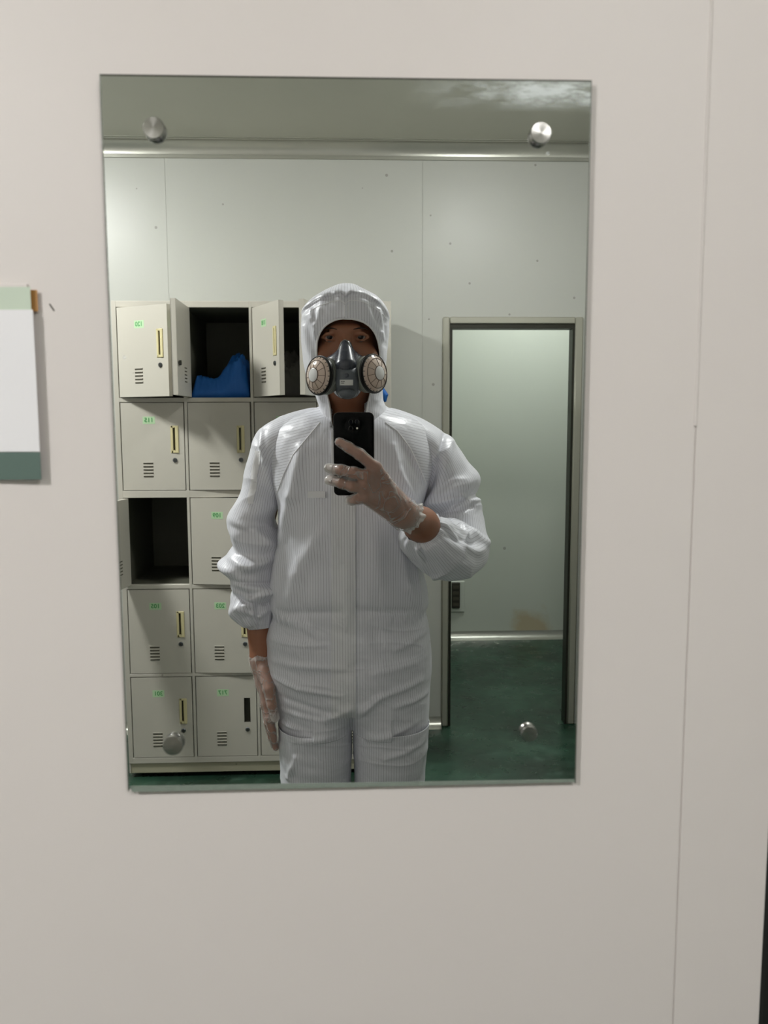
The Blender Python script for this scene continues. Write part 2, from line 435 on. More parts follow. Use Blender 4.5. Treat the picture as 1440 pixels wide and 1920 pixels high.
# corridor beyond the doorway
b = MB(); b.box(.10, 2.6, 5.12, 5.2, 0, H); struct('wall_corridor_far', b, M['far'])
b = MB(); b.box(.02, .10, BW+.05, 5.2, 0, H); struct('wall_corridor_left', b, M['far'])
b = MB(); b.box(2.5, 2.6, BW+.05, 5.2, 0, H); struct('wall_corridor_right', b, M['far'])
b = MB(); cove(b, .10, 2.5, 5.12, 0, .05, -1, 1); struct('baseboard_corridor', b, M['cove'], True)

# socket plate on the corridor wall
s0 = at(856, 1116, 5.1)
t = empty('wall_socket', R((s0[0], 5.12, s0[2])))
tag(t, 'small dark wall socket on pale plate low on the corridor wall', 'socket')
b = MB(); b.box(s0[0]-.035, s0[0]+.055, 5.108, 5.12, s0[2]-.115, s0[2]+.09, bev=.004); b.build('face_plate', M['far'], t)
b = MB(); b.box(s0[0]-.032, s0[0]+.022, 5.09, 5.108, s0[2]-.085, s0[2]+.085, bev=.004)
for k in range(4): b.box(s0[0]-.024, s0[0]+.014, 5.086, 5.091, s0[2]-.07+.038*k, s0[2]-.05+.038*k, 1)
b.build('socket_box', [M['slotdark'], M['slot']], t)

# ceiling lamps (out of the frame, flush on the ceiling)
lab = ['glowing round dome lamp on the ceiling above the left side of changing room', 'glowing round dome lamp on the ceiling above the doorway side of changing room', 'glowing round dome lamp on the ceiling of corridor beyond doorway']
for i, (x, d, z, P, S, c) in enumerate(LAMPS):
    t = empty('ceiling_lamp', R((x, d, H))); tag(t, lab[i], 'lamp')
    b = MB(); b.lathe([(S+.012, 0), (S+.014, .010), (S+.006, .020), (S-.002, .020)], (x, d, H), (0, 0, -1), 40, caps=True)
    b.build('lamp_base', M['cove'], t, True)
    b = MB(); b.lathe([(S*math.sin(a), .068*math.cos(a)) for a in np.linspace(PI/2, .02, 14)], (x, d, z), (0, 0, -1), 40); b.build('diffuser_dome', emis('lit_opal_glass', c, P), t, True)

# ------------------------------------------------------------------ wall mirror
mx0, mx1, mz0, mz1 = -.2192, .2149, 1.0503, 1.7052
mir = empty('wall_mirror', (0, 0, mz0))
tag(mir, 'frameless rectangular wall mirror held by four round steel caps', 'mirror')
b = DMB(); b.box(mx0+.0008, mx1-.0008, .744, .7455, mz0+.0034, mz1-.0012); b.build('silvered_glass', M['mirror'], mir)
b = DMB()
b.box(mx0+.002, mx1-.002, .7456, .7496, mz0+.002, mz1-.002, 1)
# ground edges: bottom arris is wide, the others are hairlines
def strip(x0, z0, x1, z1, x2, z2, x3, z3, d=.7436, d2=.7462, mi=0):
    b.add([(x0, d, z0), (x1, d, z1), (x2, d, z2), (x3, d, z3), (x0, d2, z0), (x1, d2, z1), (x2, d2, z2), (x3, d2, z3)],
          [(0, 1, 2, 3), (7, 6, 5, 4), (0, 4, 5, 1), (1, 5, 6, 2), (2, 6, 7, 3), (3, 7, 4, 0)], mi)
strip(mx0+.004, mz0, mx1, mz0+.0008, mx1, mz0+.0036, mx0+.002, mz0+.0058)
strip(mx0, mz0+.001, mx0+.0009, mz0+.001, mx0+.0009, mz1, mx0, mz1, mi=3)
strip(mx1-.0009, mz0, mx1, mz0, mx1, mz1, mx1-.0009, mz1, mi=3)
b.box(mx0, mx1, .7438, .7470, mz1-.0014, mz1, 2)
b.build('glass_edge', [M['glass_edge'], M['slotdark'], M['alu_dark'], M['side_edge']], mir)
capm, nt_, bb_ = newmat('spun_steel_cap'); setp(bb_, col=(.42, .41, .39), rough=.2, metal=1.0)
bb_.inputs['Anisotropic'].default_value = .6
tn = nt_.nodes.new('ShaderNodeTangent'); tn.direction_type = 'RADIAL'; tn.axis = 'Y'; nt_.links.new(tn.outputs[0], bb_.inputs['Tangent'])
cap0 = None
for x, z, big in ((-.1727, 1.6586, 1), (.1685, 1.6577, 1), (-.1740, 1.0980, 1), (.1672, 1.1030, .82)):
    if cap0 is None or big != 1:
        bm_ = MB(); r0 = .0095*big
        bm_.lathe([(r0*.93, -.0), (r0*.93, .002), (r0, .003), (r0, .0052), (r0*.93, .0062), (r0*.25, .0064), (.0004, .0064)], (0, 0, 0), (0, -1, 0), 40)
        # local mesh, mirrored by hand (real +Y is towards the wall)
        V = [(p[0], p[1], p[2]) for p in bm_.V]
        o = mesh('mounting_cap', V, bm_.F, capm, None, mirrored=False)
        o.data.set_sharp_from_angle(angle=math.radians(30))
        if big == 1: cap0 = o
    else:
        o = cap0.copy(); COL.objects.link(o)
    o.parent = mir; o.location = (x, -.0066, z-mz0)

# ------------------------------------------------------------------ notice on the mirror wall (left edge)
nx0, nx1, nz0, nz1 = -.52, -.2858, 1.3515, 1.5236
nt0 = empty('wall_notice', (nx1-.1, 0, nz0))
tag(nt0, 'white printed notice sheet with dark green bottom band on the wall left of mirror', 'notice')
def sheet(x0, x1, z0, z1, d, thick, curl=0.0, n=12):
    V = []; F = []
    for j in range(2):
        for i in range(n+1):
            u = i/n; x = x0+(x1-x0)*u; dd = d-curl*max(0, u-.6)**2/.16+j*thick
            V += [(x, dd, z0), (x, dd, z1)]
    N_ = 2*(n+1)
    for i in range(n):
        F.append((2*i, 2*i+2, 2*i+3, 2*i+1)); F.append((N_+2*i, N_+2*i+1, N_+2*i+3, N_+2*i+2))
        F.append((2*i, N_+2*i, N_+2*i+2, 2*i+2)); F.append((2*i+1, 2*i+3, N_+2*i+3, N_+2*i+1))
    F.append((0, 1, N_+1, N_)); F.append((2*n, N_+2*n, N_+2*n+1, 2*n+1))
    return V, F
b = DMB(); b.add(*sheet(nx0, nx1, nz0+.0255, nz1-.020, .7445, .0006, .003)); b.build('sheet', M['paper'], nt0, True)
b = DMB(); b.add(*sheet(nx0, nx1-.0015, nz1-.020, nz1, .7450, .0006, .003)); b.build('top_band', M['papergreen'], nt0, True)
b = DMB(); b.add(*sheet(nx0, nx1, nz0, nz0+.025, .7450, .0006, .003)); b.build('bottom_band', M['darkgreen'], nt0, True)
b = DMB(); b.box(nx0, nx1-.006, .7478, .7499, nz0-.003, nz1+.004, bev=.0008); b.build('backing_sheet', M['front'], nt0)
b = DMB(); b.box(nx1-.010, nx1+.0030, .7462, .7470, nz1-.021, nz1-.002, bev=.0003); b.build('corner_tape', M['brown'], nt0)
b = DMB(); p0 = at(93, 570, .75); p1 = at(102, 583, .75); b.tube([(p0[0], .7496, p0[2]), (p1[0], .7496, p1[2])], .0006, 6)
tag(b.build('scuff_mark', M['slot'], None), 'short dark scuff on the wall between notice and mirror', 'scuff mark')

# ------------------------------------------------------------------ lockers
LX = [-.885, -.632, -.379, -.126]; DWd = .238
LT = [1.840, 1.487, 1.122, .765, .413]; LB = [1.508, 1.154, .786, .430, .086]
CF = 3.10; CBk = 3.56; cx0, cx1 = -.905, .145
cab = empty('locker_cabinet', R((-.38, 3.33, 0)))
tag(cab, 'beige steel locker cabinet with five rows of small doors, several hanging open', 'locker')
b = MB()
b.box(cx0, cx0+.006, CF+.001, CBk, .02, 1.866); b.box(cx1-.006, cx1, CF+.001, CBk, .02, 1.866)
b.box(cx0, cx1, CF+.001, CBk, 1.846, 1.866)
b.box(cx0, cx1, CF+.06, CBk, .02, .07)
b.build('shell', M['paint'], cab)
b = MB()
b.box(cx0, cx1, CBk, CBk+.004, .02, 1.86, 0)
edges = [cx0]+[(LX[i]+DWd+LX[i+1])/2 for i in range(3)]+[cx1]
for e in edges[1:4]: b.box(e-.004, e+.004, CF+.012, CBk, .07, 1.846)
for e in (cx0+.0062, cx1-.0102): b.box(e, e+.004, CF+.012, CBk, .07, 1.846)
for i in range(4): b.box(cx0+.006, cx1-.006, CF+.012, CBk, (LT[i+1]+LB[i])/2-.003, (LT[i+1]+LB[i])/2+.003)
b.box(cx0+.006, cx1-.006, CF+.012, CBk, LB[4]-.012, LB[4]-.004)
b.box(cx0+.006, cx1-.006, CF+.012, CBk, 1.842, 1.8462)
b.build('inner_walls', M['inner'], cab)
b = MB()
st = [(cx0, LX[0]-.002)]+[(LX[i]+DWd+.002, LX[i+1]-.002) for i in range(3)]+[(LX[3]+DWd+.002, cx1)]
for a, c in st: b.box(a, c, CF-.002, CF+.022, .07, 1.866, bev=.0015)
rl = [(LT[0]+.002, 1.866)]+[(LT[i+1]+.002, LB[i]-.002) for i in range(4)]+[(.06, LB[4]-.002)]
for a, c in rl: b.box(cx0, cx1, CF-.0015, CF+.022, a, c, bev=.0015)
b.build('front_frame', M['paint'], cab)
plm = panel_mat('scuffed_plinth', (172, 168, 146), .45, mott=.14, sps=20, spt=.6)
b = MB(); b.box(cx0+.004, cx1-.004, CF+.004, CF+.03, .018, .062, bev=.002); b.build('plinth', plm, cab)
for x in (cx0+.05, -.38, cx1-.05):
    for dd in (CF+.06, CBk-.06):
        b = MB(); b.box(x-.02, x+.02, dd, dd+.04, 0, .02); b.build('foot', M['slotdark'], cab)
def text_mesh(txt, size):
    cu = bpy.data.curves.new('t', 'FONT'); cu.body = txt; cu.size = size; cu.align_x = 'CENTER'; cu.align_y = 'CENTER'; cu.extrude = .0002; cu.offset = size*.012
    o = bpy.data.objects.new('t', cu); COL.objects.link(o)
    dg = bpy.context.evaluated_depsgraph_get(); me = bpy.data.meshes.new_from_object(o.evaluated_get(dg))
    V = [tuple(v.co) for v in me.vertices]; F = [tuple(p.vertices) for p in me.polygons]
    bpy.data.objects.remove(o); bpy.data.curves.remove(cu); bpy.data.meshes.remove(me)
    return V, F
def locker_door(c, r, ang, num, hollow=False, lean=0.0):
    hx = LX[c]; z1 = LT[r]; z0 = LB[r]; th = math.radians(ang); T = .017
    def tf(u, wv, z):
        uu = u; return (hx+uu*math.cos(th)-wv*math.sin(th), CF-.001-uu*math.sin(th)-wv*math.cos(th), z-lean*uu)
    hgt = z1-z0
    b = MB()
    # front skin with a hole left for the handle, folded edges and a flatter inner skin
    u0, u1, h0, h1 = .188, .213, z1-.189, z1-.089
    for (a, c_, e, f_) in ((.0, DWd, h1, z1), (.0, DWd, z0, h0), (.0, u0, h0, h1), (u1, DWd, h0, h1)):
        b.box(a+.001*(a == 0), c_-.001*(c_ == DWd), -.001, .001, e, f_, tf=tf)
    b.box(.001, .003, -T, 0, z0, z1, tf=tf); b.box(DWd-.003, DWd-.001, -T, 0, z0, z1, tf=tf)
    b.box(.003, DWd-.003, -T, 0, z0, z0+.002, tf=tf); b.box(.003, DWd-.003, -T, 0, z1-.002, z1, tf=tf)
    b.box(.001, DWd-.001, -T-.001, -T+.0005, z0, z1, tf=tf)
    vc = .098
    for k in range(5):
        zz = z1-.229-.0125*k
        b.box(vc-.0185, vc+.0185, .0008, .0022, zz-.0035, zz+.0012, 1, tf=tf)
        b.box(vc-.0185, vc+.0185, -T-.002, -T-.001, zz-.003, zz+.001, 1, tf=tf)
        b.box(vc-.0185, vc+.0185, .0008, .0034, zz+.0012, zz+.0030, 0, tf=tf)
    d = b.build('door', [M['paint'], M['slot']], cab)
    b = MB()
    if hollow:
        b.box(u0, u1, -.014, -.012, h0, h1, 1, tf=tf)
        b.box(u0, u0+.002, -.012, .001, h0, h1, 1, tf=tf); b.box(u1-.002, u1, -.012, .001, h0, h1, 1, tf=tf)
    else:
        b.box(u0-.002, u0+.007, -.004, .003, h0-.002, h1+.002, 0, .001, tf=tf); b.box(u1-.009, u1+.003, -.004, .005, h0-.002, h1+.002, 0, .0015, tf=tf)
        b.box(u0, u1, -.004, .003, h1-.006, h1+.002, 0, .001, tf=tf); b.box(u0, u1, -.004, .003, h0-.002, h0+.008, 0, .001, tf=tf)
        b.box(u0+.003, u1-.006, -.014, -.012, h0, h1, 0, tf=tf); b.box(u0+.006, u0+.010, -.013, -.006, h0+.01, h1-.008, 1, tf=tf)
    b.build('door_handle', [M['yellow'], M['slotdark']], d)
    b = MB(); ctr = Vector(tf(.2005, .0, z1-.218)); nrm = Vector((-math.sin(th), -math.cos(th), 0))
    b.lathe([(.0085, 0), (.0085, .004), (.0072, .0055), (.001, .0057)], ctr, nrm, 20); b.box(.1985, .2025, .0056, .0064, z1-.222, z1-.214, 1, tf=tf)
    b.lathe([(.009, 0), (.009, .006), (.004, .007)], Vector(tf(.2005, -T-.001, z1-.218)), -nrm, 16, 1)
    b.box(.203, .229, -T-.009, -T-.006, z1-.225, z1-.212, 1, tf=tf)
    b.build('lock', [M['lock'], M['slotdark']], d, True)
    if num:
        b = MB(); b.box(.083, .129, .0008, .0014, z1-.080, z1-.052, 0, tf=tf)
        s_ = b.build('number_sticker', M['sticker'], d)
        V, F = text_mesh(num, .0235)
        # seen from the room the figures read the right way round, so their mirror image is reversed
        V = [tf(.106-p[0], .0016+p[2], z1-.066+p[1]) for p in V]
        b = MB(); b.add(V, F); b.build('number', M['ink'], s_)
    elif num == '':
        b = MB()
        for (a, c_, e, f_) in ((.083, .129, z1-.0535, z1-.052), (.083, .129, z1-.080, z1-.0785), (.083, .0845, z1-.08, z1-.052), (.1275, .129, z1-.08, z1-.052)):
            b.box(a, c_, .0008, .0018, e, f_, 0, tf=tf)
        b.build('card_holder', M['paint'], d)
    return d
locker_door(0, 0, 27, '120'); locker_door(1, 0, 90, '119'); locker_door(2, 0, 60, '118'); locker_door(3, 0, 105, '117')
locker_door(0, 1, 0, '115'); locker_door(1, 1, 3, ''); locker_door(2, 1, 1, '113'); locker_door(3, 1, 0, '112')
locker_door(0, 2, 97, '110'); locker_door(1, 2, 9, '109'); locker_door(2, 2, 0, '108'); locker_door(3, 2, 0, '107')
locker_door(0, 3, 0, '105'); locker_door(1, 3, 3, '203'); locker_door(2, 3, 0, '103'); locker_door(3, 3, 0, '102')
locker_door(0, 4, 0, '301'); locker_door(1, 4, 0, '717', True); locker_door(2, 4, 0, '213'); locker_door(3, 4, 0, '101')

def heap(name, x0, x1, d0, d1, z0, hfun, mat, seed, n=60, label=None, cat=None):
    """crumpled cloth heap: closed dome over the shelf"""
    V = []; F = []
    for i in range(n+1):
        for j in range(n+1):
            u = i/n; v = j/n; x = x0+(x1-x0)*u; d = d0+(d1-d0)*v
            e = min(1, 14*u*(1-u)*1.0)*min(1, 10*v*(1-v)+.0)
            e = math.sqrt(max(0, e))
            nz = noise.fractal(Vector((x*14+seed, d*16, seed*1.7)), .8, 2.2, 5)
            rd = 1-abs(noise.noise(Vector((x*13+d*10+seed*2, d*16-x*6, 3.1))))*2
            z = z0+e*(hfun(u, v)*(1+.35*nz)+.018*rd)
            V.append((x+.006*nz, d, max(z0, z)))
    k = n+1
    for i in range(n):
        for j in range(n): F.append((i*k+j, (i+1)*k+j, (i+1)*k+j+1, i*k+j+1))
    rim = [i*k for i in range(n+1)]+[n*k+j for j in range(1, n+1)]+[i*k+n for i in range(n-1, -1, -1)]+[j for j in range(n-1, 0, -1)]
    F.append(tuple(rim))
    b = MB(); b.add(V, F); o = b.build(name, mat, None, False, origin=R(((x0+x1)/2, (d0+d1)/2, z0)))
    o.data.polygons.foreach_set('use_smooth', [True]*len(o.data.polygons))
    return tag(o, label, cat)
zs = (LT[1]+LB[0])/2+.0035
heap('folded_garment', LX[1]+.006, LX[1]+DWd-.002, CF+.03, CF+.36, zs, lambda u, v: .05+.085*(1/(1+math.exp(-(u-.48)*9)))+.02*math.sin(u*9+v*3), M['blue'], 3.3,
     label='crumpled blue garment heaped in the open top locker', cat='garment')
heap('folded_garment', LX[2]+.02, LX[2]+DWd-.004, CF+.03, CF+.34, zs, lambda u, v: .14, M['greycloth'], 8.1,
     label='dark grey garment in the shadowed locker left of the hood', cat='garment')
heap('blue_bag', LX[3]+.05, LX[3]+DWd-.002, CF+.03, CF+.34, zs, lambda u, v: .05, M['blue'], 5.1,
     label='blue bag stuffed in the top locker beside the right filter, hanging out', cat='bag')
# the hanging corner of the blue bag
b = MB(); c0 = at(723, 739, 3.06)
pts = [(.060, 3.120, zs+.026), (.080, 3.085, zs+.030), (.104, 3.062, zs+.026), (.117, 3.054, zs+.006), (.119, 3.056, zs-.014)]
b.tube(pts, [.008, .014, .021, .020, .006], 16, flat=.6)
bb = [o for o in COL.objects if o.name.startswith('blue_bag')][0]
b.build('hanging_corner', M['blue'], bb, True)

# ------------------------------------------------------------------ SDF modelling kit
def cone(a, b, r1, r2): return ('c', np.asarray(a, float), np.asarray(b, float), r1, r2)
def ell(c, r, rot=0.0): return ('e', np.asarray(c, float), np.asarray(r, float), rot, 0)
def sd(p, P):
    if p[0] == 'c':
        ab = p[2]-p[1]; t = np.clip(((P-p[1])@ab)/ab.dot(ab), 0, 1)
        return np.linalg.norm(P-p[1]-t[:, None]*ab, axis=1)-(p[3]+(p[4]-p[3])*t)
    Q = P-p[1]
    if p[3]:
        c, s = math.cos(p[3]), math.sin(p[3]); Q = np.stack([Q[:, 0]*c+Q[:, 1]*s, -Q[:, 0]*s+Q[:, 1]*c, Q[:, 2]], 1)
    k0 = np.linalg.norm(Q/p[2], axis=1); k1 = np.linalg.norm(Q/p[2]**2, axis=1)
    return k0*(k0-1)/np.maximum(k1, 1e-9)
def prange(p, pad):
    if p[0] == 'c': return min(p[1][2]-p[3], p[2][2]-p[4])-pad, max(p[1][2]+p[3], p[2][2]+p[4])+pad
    return p[1][2]-p[2][2]-pad, p[1][2]+p[2][2]+pad
def field(prims, P, z0, z1):
    """prims: list of (prim, k, op)"""
    d = np.full(len(P), 1.0)
    for p, k, op in prims:
        a, b_ = prange(p, .07)
        if b_ < z0 or a > z1: continue
        e = sd(p, P)
        if op == '+':
            h = np.clip(.5+.5*(e-d)/k, 0, 1); d = e*(1-h)+d*h-k*h*(1-h)
            far = (np.abs(e-d) > 5); 
        else:
            h = np.clip(.5-.5*(d+e)/k, 0, 1); d = d*(1-h)-e*h+k*h*(1-h)
    return d
def sdf_mesh(prims, h, lo, hi, warp=None):
    B = 8; lo = np.array(lo, float); n = (np.ceil((np.array(hi)-lo)/h/B).astype(int))*B
    nb = n//B
    V = np.full(tuple(n), 1.0, np.float32)
    loc = np.stack(np.meshgrid(*[np.arange(B)]*3, indexing='ij'), -1).reshape(-1, 3)
    R_ = B*h*.9+.004
    for bz in range(nb[2]):
        z0 = lo[2]+bz*B*h; z1 = z0+B*h
        ij = np.stack(np.meshgrid(np.arange(nb[0]), np.arange(nb[1]), indexing='ij'), -1).reshape(-1, 2)
        C = np.column_stack([lo[0]+(ij[:, 0]+.5)*B*h, lo[1]+(ij[:, 1]+.5)*B*h, np.full(len(ij), (z0+z1)/2)])
        f = field(prims, C, z0, z1)
        act = np.abs(f) < R_*1.5
        for (i, j) in ij[(~act) & (f < 0)]: V[i*B:(i+1)*B, j*B:(j+1)*B, bz*B:(bz+1)*B] = -1
        A = ij[act]
        if len(A) == 0: continue
        idx = (np.column_stack([A[:, 0]*B, A[:, 1]*B, np.full(len(A), bz*B)])[:, None, :]+loc[None]).reshape(-1, 3)
        P = lo+idx*h
        v = field(prims, P, z0, z1)
        if warp is not None: v = v+warp(P)
        V[idx[:, 0], idx[:, 1], idx[:, 2]] = v
    # surface nets
    S = V < 0
    c = [S[i:n[0]-1+i, j:n[1]-1+j, k:n[2]-1+k] for i in (0, 1) for j in (0, 1) for k in (0, 1)]
    anyb = np.zeros_like(c[0]); allb = np.ones_like(c[0])
    for q in c: anyb |= q; allb &= q
    cells = np.argwhere(anyb & ~allb)
    ids = np.full(tuple(n-1), -1, np.int32); ids[cells[:, 0], cells[:, 1], cells[:, 2]] = np.arange(len(cells))
    off = [(i, j, k) for i in (0, 1) for j in (0, 1) for k in (0, 1)]
    val = np.stack([V[cells[:, 0]+i, cells[:, 1]+j, cells[:, 2]+k] for i, j, k in off], 1)
    acc = np.zeros((len(cells), 3)); cnt = np.zeros(len(cells))
    for a in range(8):
        for b_ in range(a+1, 8):
            oa, ob = np.array(off[a]), np.array(off[b_])
            if np.abs(oa-ob).sum() != 1: continue
            va, vb = val[:, a], val[:, b_]; mk = (va < 0) != (vb < 0)
            t = np.where(mk, va/np.where(mk, va-vb, 1), 0)
            acc[mk] += (oa+(ob-oa)*t[:, None])[mk]; cnt[mk] += 1
    verts = lo+(cells+acc/np.maximum(cnt, 1)[:, None])*h
    faces = []
    for ax in range(3):
        s0 = [slice(0, n[q]-1) for q in range(3)]; s1 = [slice(0, n[q]-1) for q in range(3)]
        s1[ax] = slice(1, n[ax])
        a, b_ = S[tuple(s0)], S[tuple(s1)]
        e = np.argwhere(a != b_)
        e = e[(np.delete(e, ax, 1) > 0).all(1)]
        if len(e) == 0: continue
        u, v = (ax+1) % 3, (ax+2) % 3
        du = np.zeros(3, int); du[u] = 1; dv = np.zeros(3, int); dv[v] = 1
        g = lambda o_: ids[o_[:, 0], o_[:, 1], o_[:, 2]]
        q = np.stack([g(e-du-dv), g(e-dv), g(e), g(e-du)], 1)
        ins = a[e[:, 0], e[:, 1], e[:, 2]]
        q[~ins] = q[~ins][:, ::-1]
        faces.append(q)
    F = np.concatenate(faces); F = F[(F >= 0).all(1)]
    # light relaxation
    for _ in range(2):
        E = np.concatenate([F[:, [0, 1]], F[:, [1, 2]], F[:, [2, 3]], F[:, [3, 0]]])
        s = np.zeros_like(verts); cn = np.zeros(len(verts))
        for k in range(3): s[:, k] = np.bincount(E[:, 0], verts[E[:, 1], k], len(verts))+np.bincount(E[:, 1], verts[E[:, 0], k], len(verts))
        cn = np.bincount(E[:, 0], minlength=len(verts))+np.bincount(E[:, 1], minlength=len(verts))
        verts = verts*.6+.4*s/np.maximum(cn, 1)[:, None]
    return verts, F

# ------------------------------------------------------------------ person
person = empty('person', R((X(655, 1400), 1.95, 0)))
tag(person, 'person in a white hooded coverall and respirator holding up a black phone', 'person')
PH0 = 1.5148     # back of the phone (distance as seen)
A = at
# --- phone hand joints
def P3(px, py, d): return A(px, py, d)
wrR = P3(759, 963, 1.575); elR = P3(854, 1026, 1.90)
fing = {
 'index': [P3(704, 877, 1.494), P3(674, 852, 1.484), P3(655, 840, 1.490), P3(636, 829, 1.499)],
 'middle': [P3(686, 893, 1.490), P3(663, 887, 1.482), P3(640, 882, 1.489), P3(617, 878, 1.509)],
 'ring': [P3(680, 914, 1.491), P3(660, 912, 1.483), P3(640, 906, 1.490), P3(617, 900, 1.510)],
 'little': [P3(684, 932, 1.496), P3(670, 936, 1.492), P3(660, 938, 1.500), P3(654, 938, 1.514)]}
frad = {'index': (.0105, .0092, .0086, .0074), 'middle': (.0105, .0096, .0090, .0078), 'ring': (.0105, .0092, .0086, .0076), 'little': (.0098, .0084, .0078, .0066)}
def hand_prims(wr, fing, frad, thumb, trad, base, kf=.0045, wrr=.024):
    out = []
    for q, (nm, J) in enumerate(fing.items()):
        out.append((cone(base[q], J[0], .0125, .0115), .012, '+'))
    mid = sum(J[0] for J in fing.values())/4
    out.append((cone(np.array(wr), (np.array(wr)+mid)/2, wrr*.80, .018), .02, '+'))
    for nm, J in fing.items():
        r = frad[nm]
        for i in range(3): out.append((cone(J[i], J[i+1], r[i], r[i+1]), kf, '+'))
    for i in range(len(thumb)-1): out.append((cone(thumb[i], thumb[i+1], trad[i], trad[i+1]), .010 if i == 0 else kf, '+'))
    return out
baseR = [wrR+np.array([-.004, -.004, .014]), wrR+np.array([-.006, -.006, .005]), wrR+np.array([-.008, -.005, -.006]), wrR+np.array([-.008, .001, -.016])]
thR = [P3(748, 935, 1.580), P3(731, 915, 1.560), P3(716, 893, 1.545), P3(697, 878, 1.536)]
handR = hand_prims(wrR, fing, frad, thR, (.015, .0125, .0105, .009), baseR)
armR = [(cone(P3(818, 862, 1.95), elR, .036, .034), .02, '+'), (cone(elR, wrR+(elR-wrR)*.28, .036, .033), .012, '+'),
        (cone(wrR+(elR-wrR)*.28, wrR, .034, .0245), .02, '+')]
# --- hanging hand
wrL = P3(490, 1238, 1.915); elL = P3(478, 1030, 1.955)
fingL = {
 'index': [P3(500, 1318, 1.875), P3(505, 1348, 1.862), P3(510, 1370, 1.862), P3(514, 1388, 1.868)],
 'middle': [P3(498, 1322, 1.896), P3(503, 1356, 1.884), P3(510, 1382, 1.886), P3(517, 1402, 1.893)],
 'ring': [P3(498, 1320, 1.917), P3(502, 1352, 1.908), P3(509, 1378, 1.910), P3(516, 1398, 1.917)],
 'little': [P3(500, 1312, 1.936), P3(504, 1338, 1.931), P3(509, 1358, 1.932), P3(514, 1374, 1.937)]}
baseL = [wrL+np.array([.0, -.014, -.004]), wrL+np.array([0, -.006, -.006]), wrL+np.array([0, .003, -.006]), wrL+np.array([0, .012, -.004])]
thL = [P3(497, 1258, 1.885), P3(505, 1292, 1.855), P3(510, 1322, 1.842), P3(516, 1346, 1.842)]
handL = hand_prims(wrL, fingL, frad, thL, (.0165, .0135, .0105, .009), baseL)
armL = [(cone(P3(512, 862, 1.96), elL, .036, .036), .02, '+'), (cone(elL, elL*.45+wrL*.55, .040, .034), .02, '+'), (cone(elL*.45+wrL*.55, wrL, .034, .026), .02, '+')]
# --- head
hc = A(649, 640, 1.885)
def hp(px, py, d): return A(px, py, d)
head = [(ell(hp(648, 622, 1.895), (.072, .090, .098)), .02, '+'),
        (ell(hp(648, 675, 1.865), (.066, .070, .082)), .03, '+'),
        (ell(hp(649, 722, 1.850), (.045, .050, .042)), .03, '+'),
        (cone(hp(628, 618, 1.800), hp(668, 618, 1.800), .011, .011), .02, '+'),
        (ell(hp(608, 672, 1.822), (.024, .022, .026)), .02, '+'), (ell(hp(690, 672, 1.822), (.024, .022, .026)), .02, '+'),
        (ell(hp(618, 631, 1.779), (.020, .015, .0120)), .012, '-'), (ell(hp(676, 631, 1.779), (.020, .015, .0120)), .012, '-'),
        (cone(hp(648, 628, 1.798), hp(648, 668, 1.772), .008, .013), .014, '+'),
        (ell(hp(648, 672, 1.768), (.017, .012, .010)), .008, '+'),
        (cone(hp(640, 706, 1.800), hp(657, 706, 1.800), .007, .007), .008, '+')]
for ex in (618, 676):
    pts = [hp(ex+dx, y, 1.797+dd) for dx, y, dd in ((-14, 632, .008), (-6, 626.5, .000), (4, 625, -.001), (14, 630, .007))]
    for i in range(3): head.append((cone(pts[i], pts[i+1], .0038, .0038), .004, '+'))
    pts = [hp(ex+dx, y, 1.799+dd) for dx, y, dd in ((-14, 633, .006), (-4, 638, .000), (5, 638, .000), (14, 633, .006))]
    for i in range(3): head.append((cone(pts[i], pts[i+1], .0026, .0026), .003, '+'))
for s_, ex in ((-1, 589), (1, 710)):
    head.append((ell(hp(ex, 655, 1.895), (.008, .020, .032)), .008, '+'))
neck = [(cone(hp(651, 735, 1.89), hp(652, 800, 1.925), .054, .060), .03, '+')]
hipz = .86
def W(px, z, d): return np.array([X(px, 1200, d), d, z])
trunk = [(ell(W(655, 1.22, 1.95), (.135, .085, .19)), .04, '+'), (ell(W(655, 1.05, 1.95), (.125, .080, .20)), .04, '+'), (ell(W(655, .90, 1.95), (.135, .085, .12)), .04, '+'),
         (cone(A(550, 850, 1.95), A(770, 850, 1.95), .045, .045), .03, '+')]
legs = []
for sx in (-1, 1):
    hx = X(655, 1200)+sx*.085
    legs += [(cone((hx, 1.95, .86), (hx+sx*.004, 1.94, .47), .080, .052), .04, '+'), (cone((hx+sx*.004, 1.94, .47), (hx+sx*.006, 1.96, .09), .050, .034), .03, '+'),
             (cone((hx+sx*.006, 1.96, .05), (hx+sx*.02, 1.85, .035), .032, .026), .03, '+')]
prims = trunk+neck+head+legs+armL+armR+handL+handR
lo = (-.27, 1.44, 0.0); hi = (.30, 2.06, 1.74)
Vb, Fb = sdf_mesh(prims, .0026, lo, hi)
body = mesh('body', Vb, Fb, M['skin'], person)

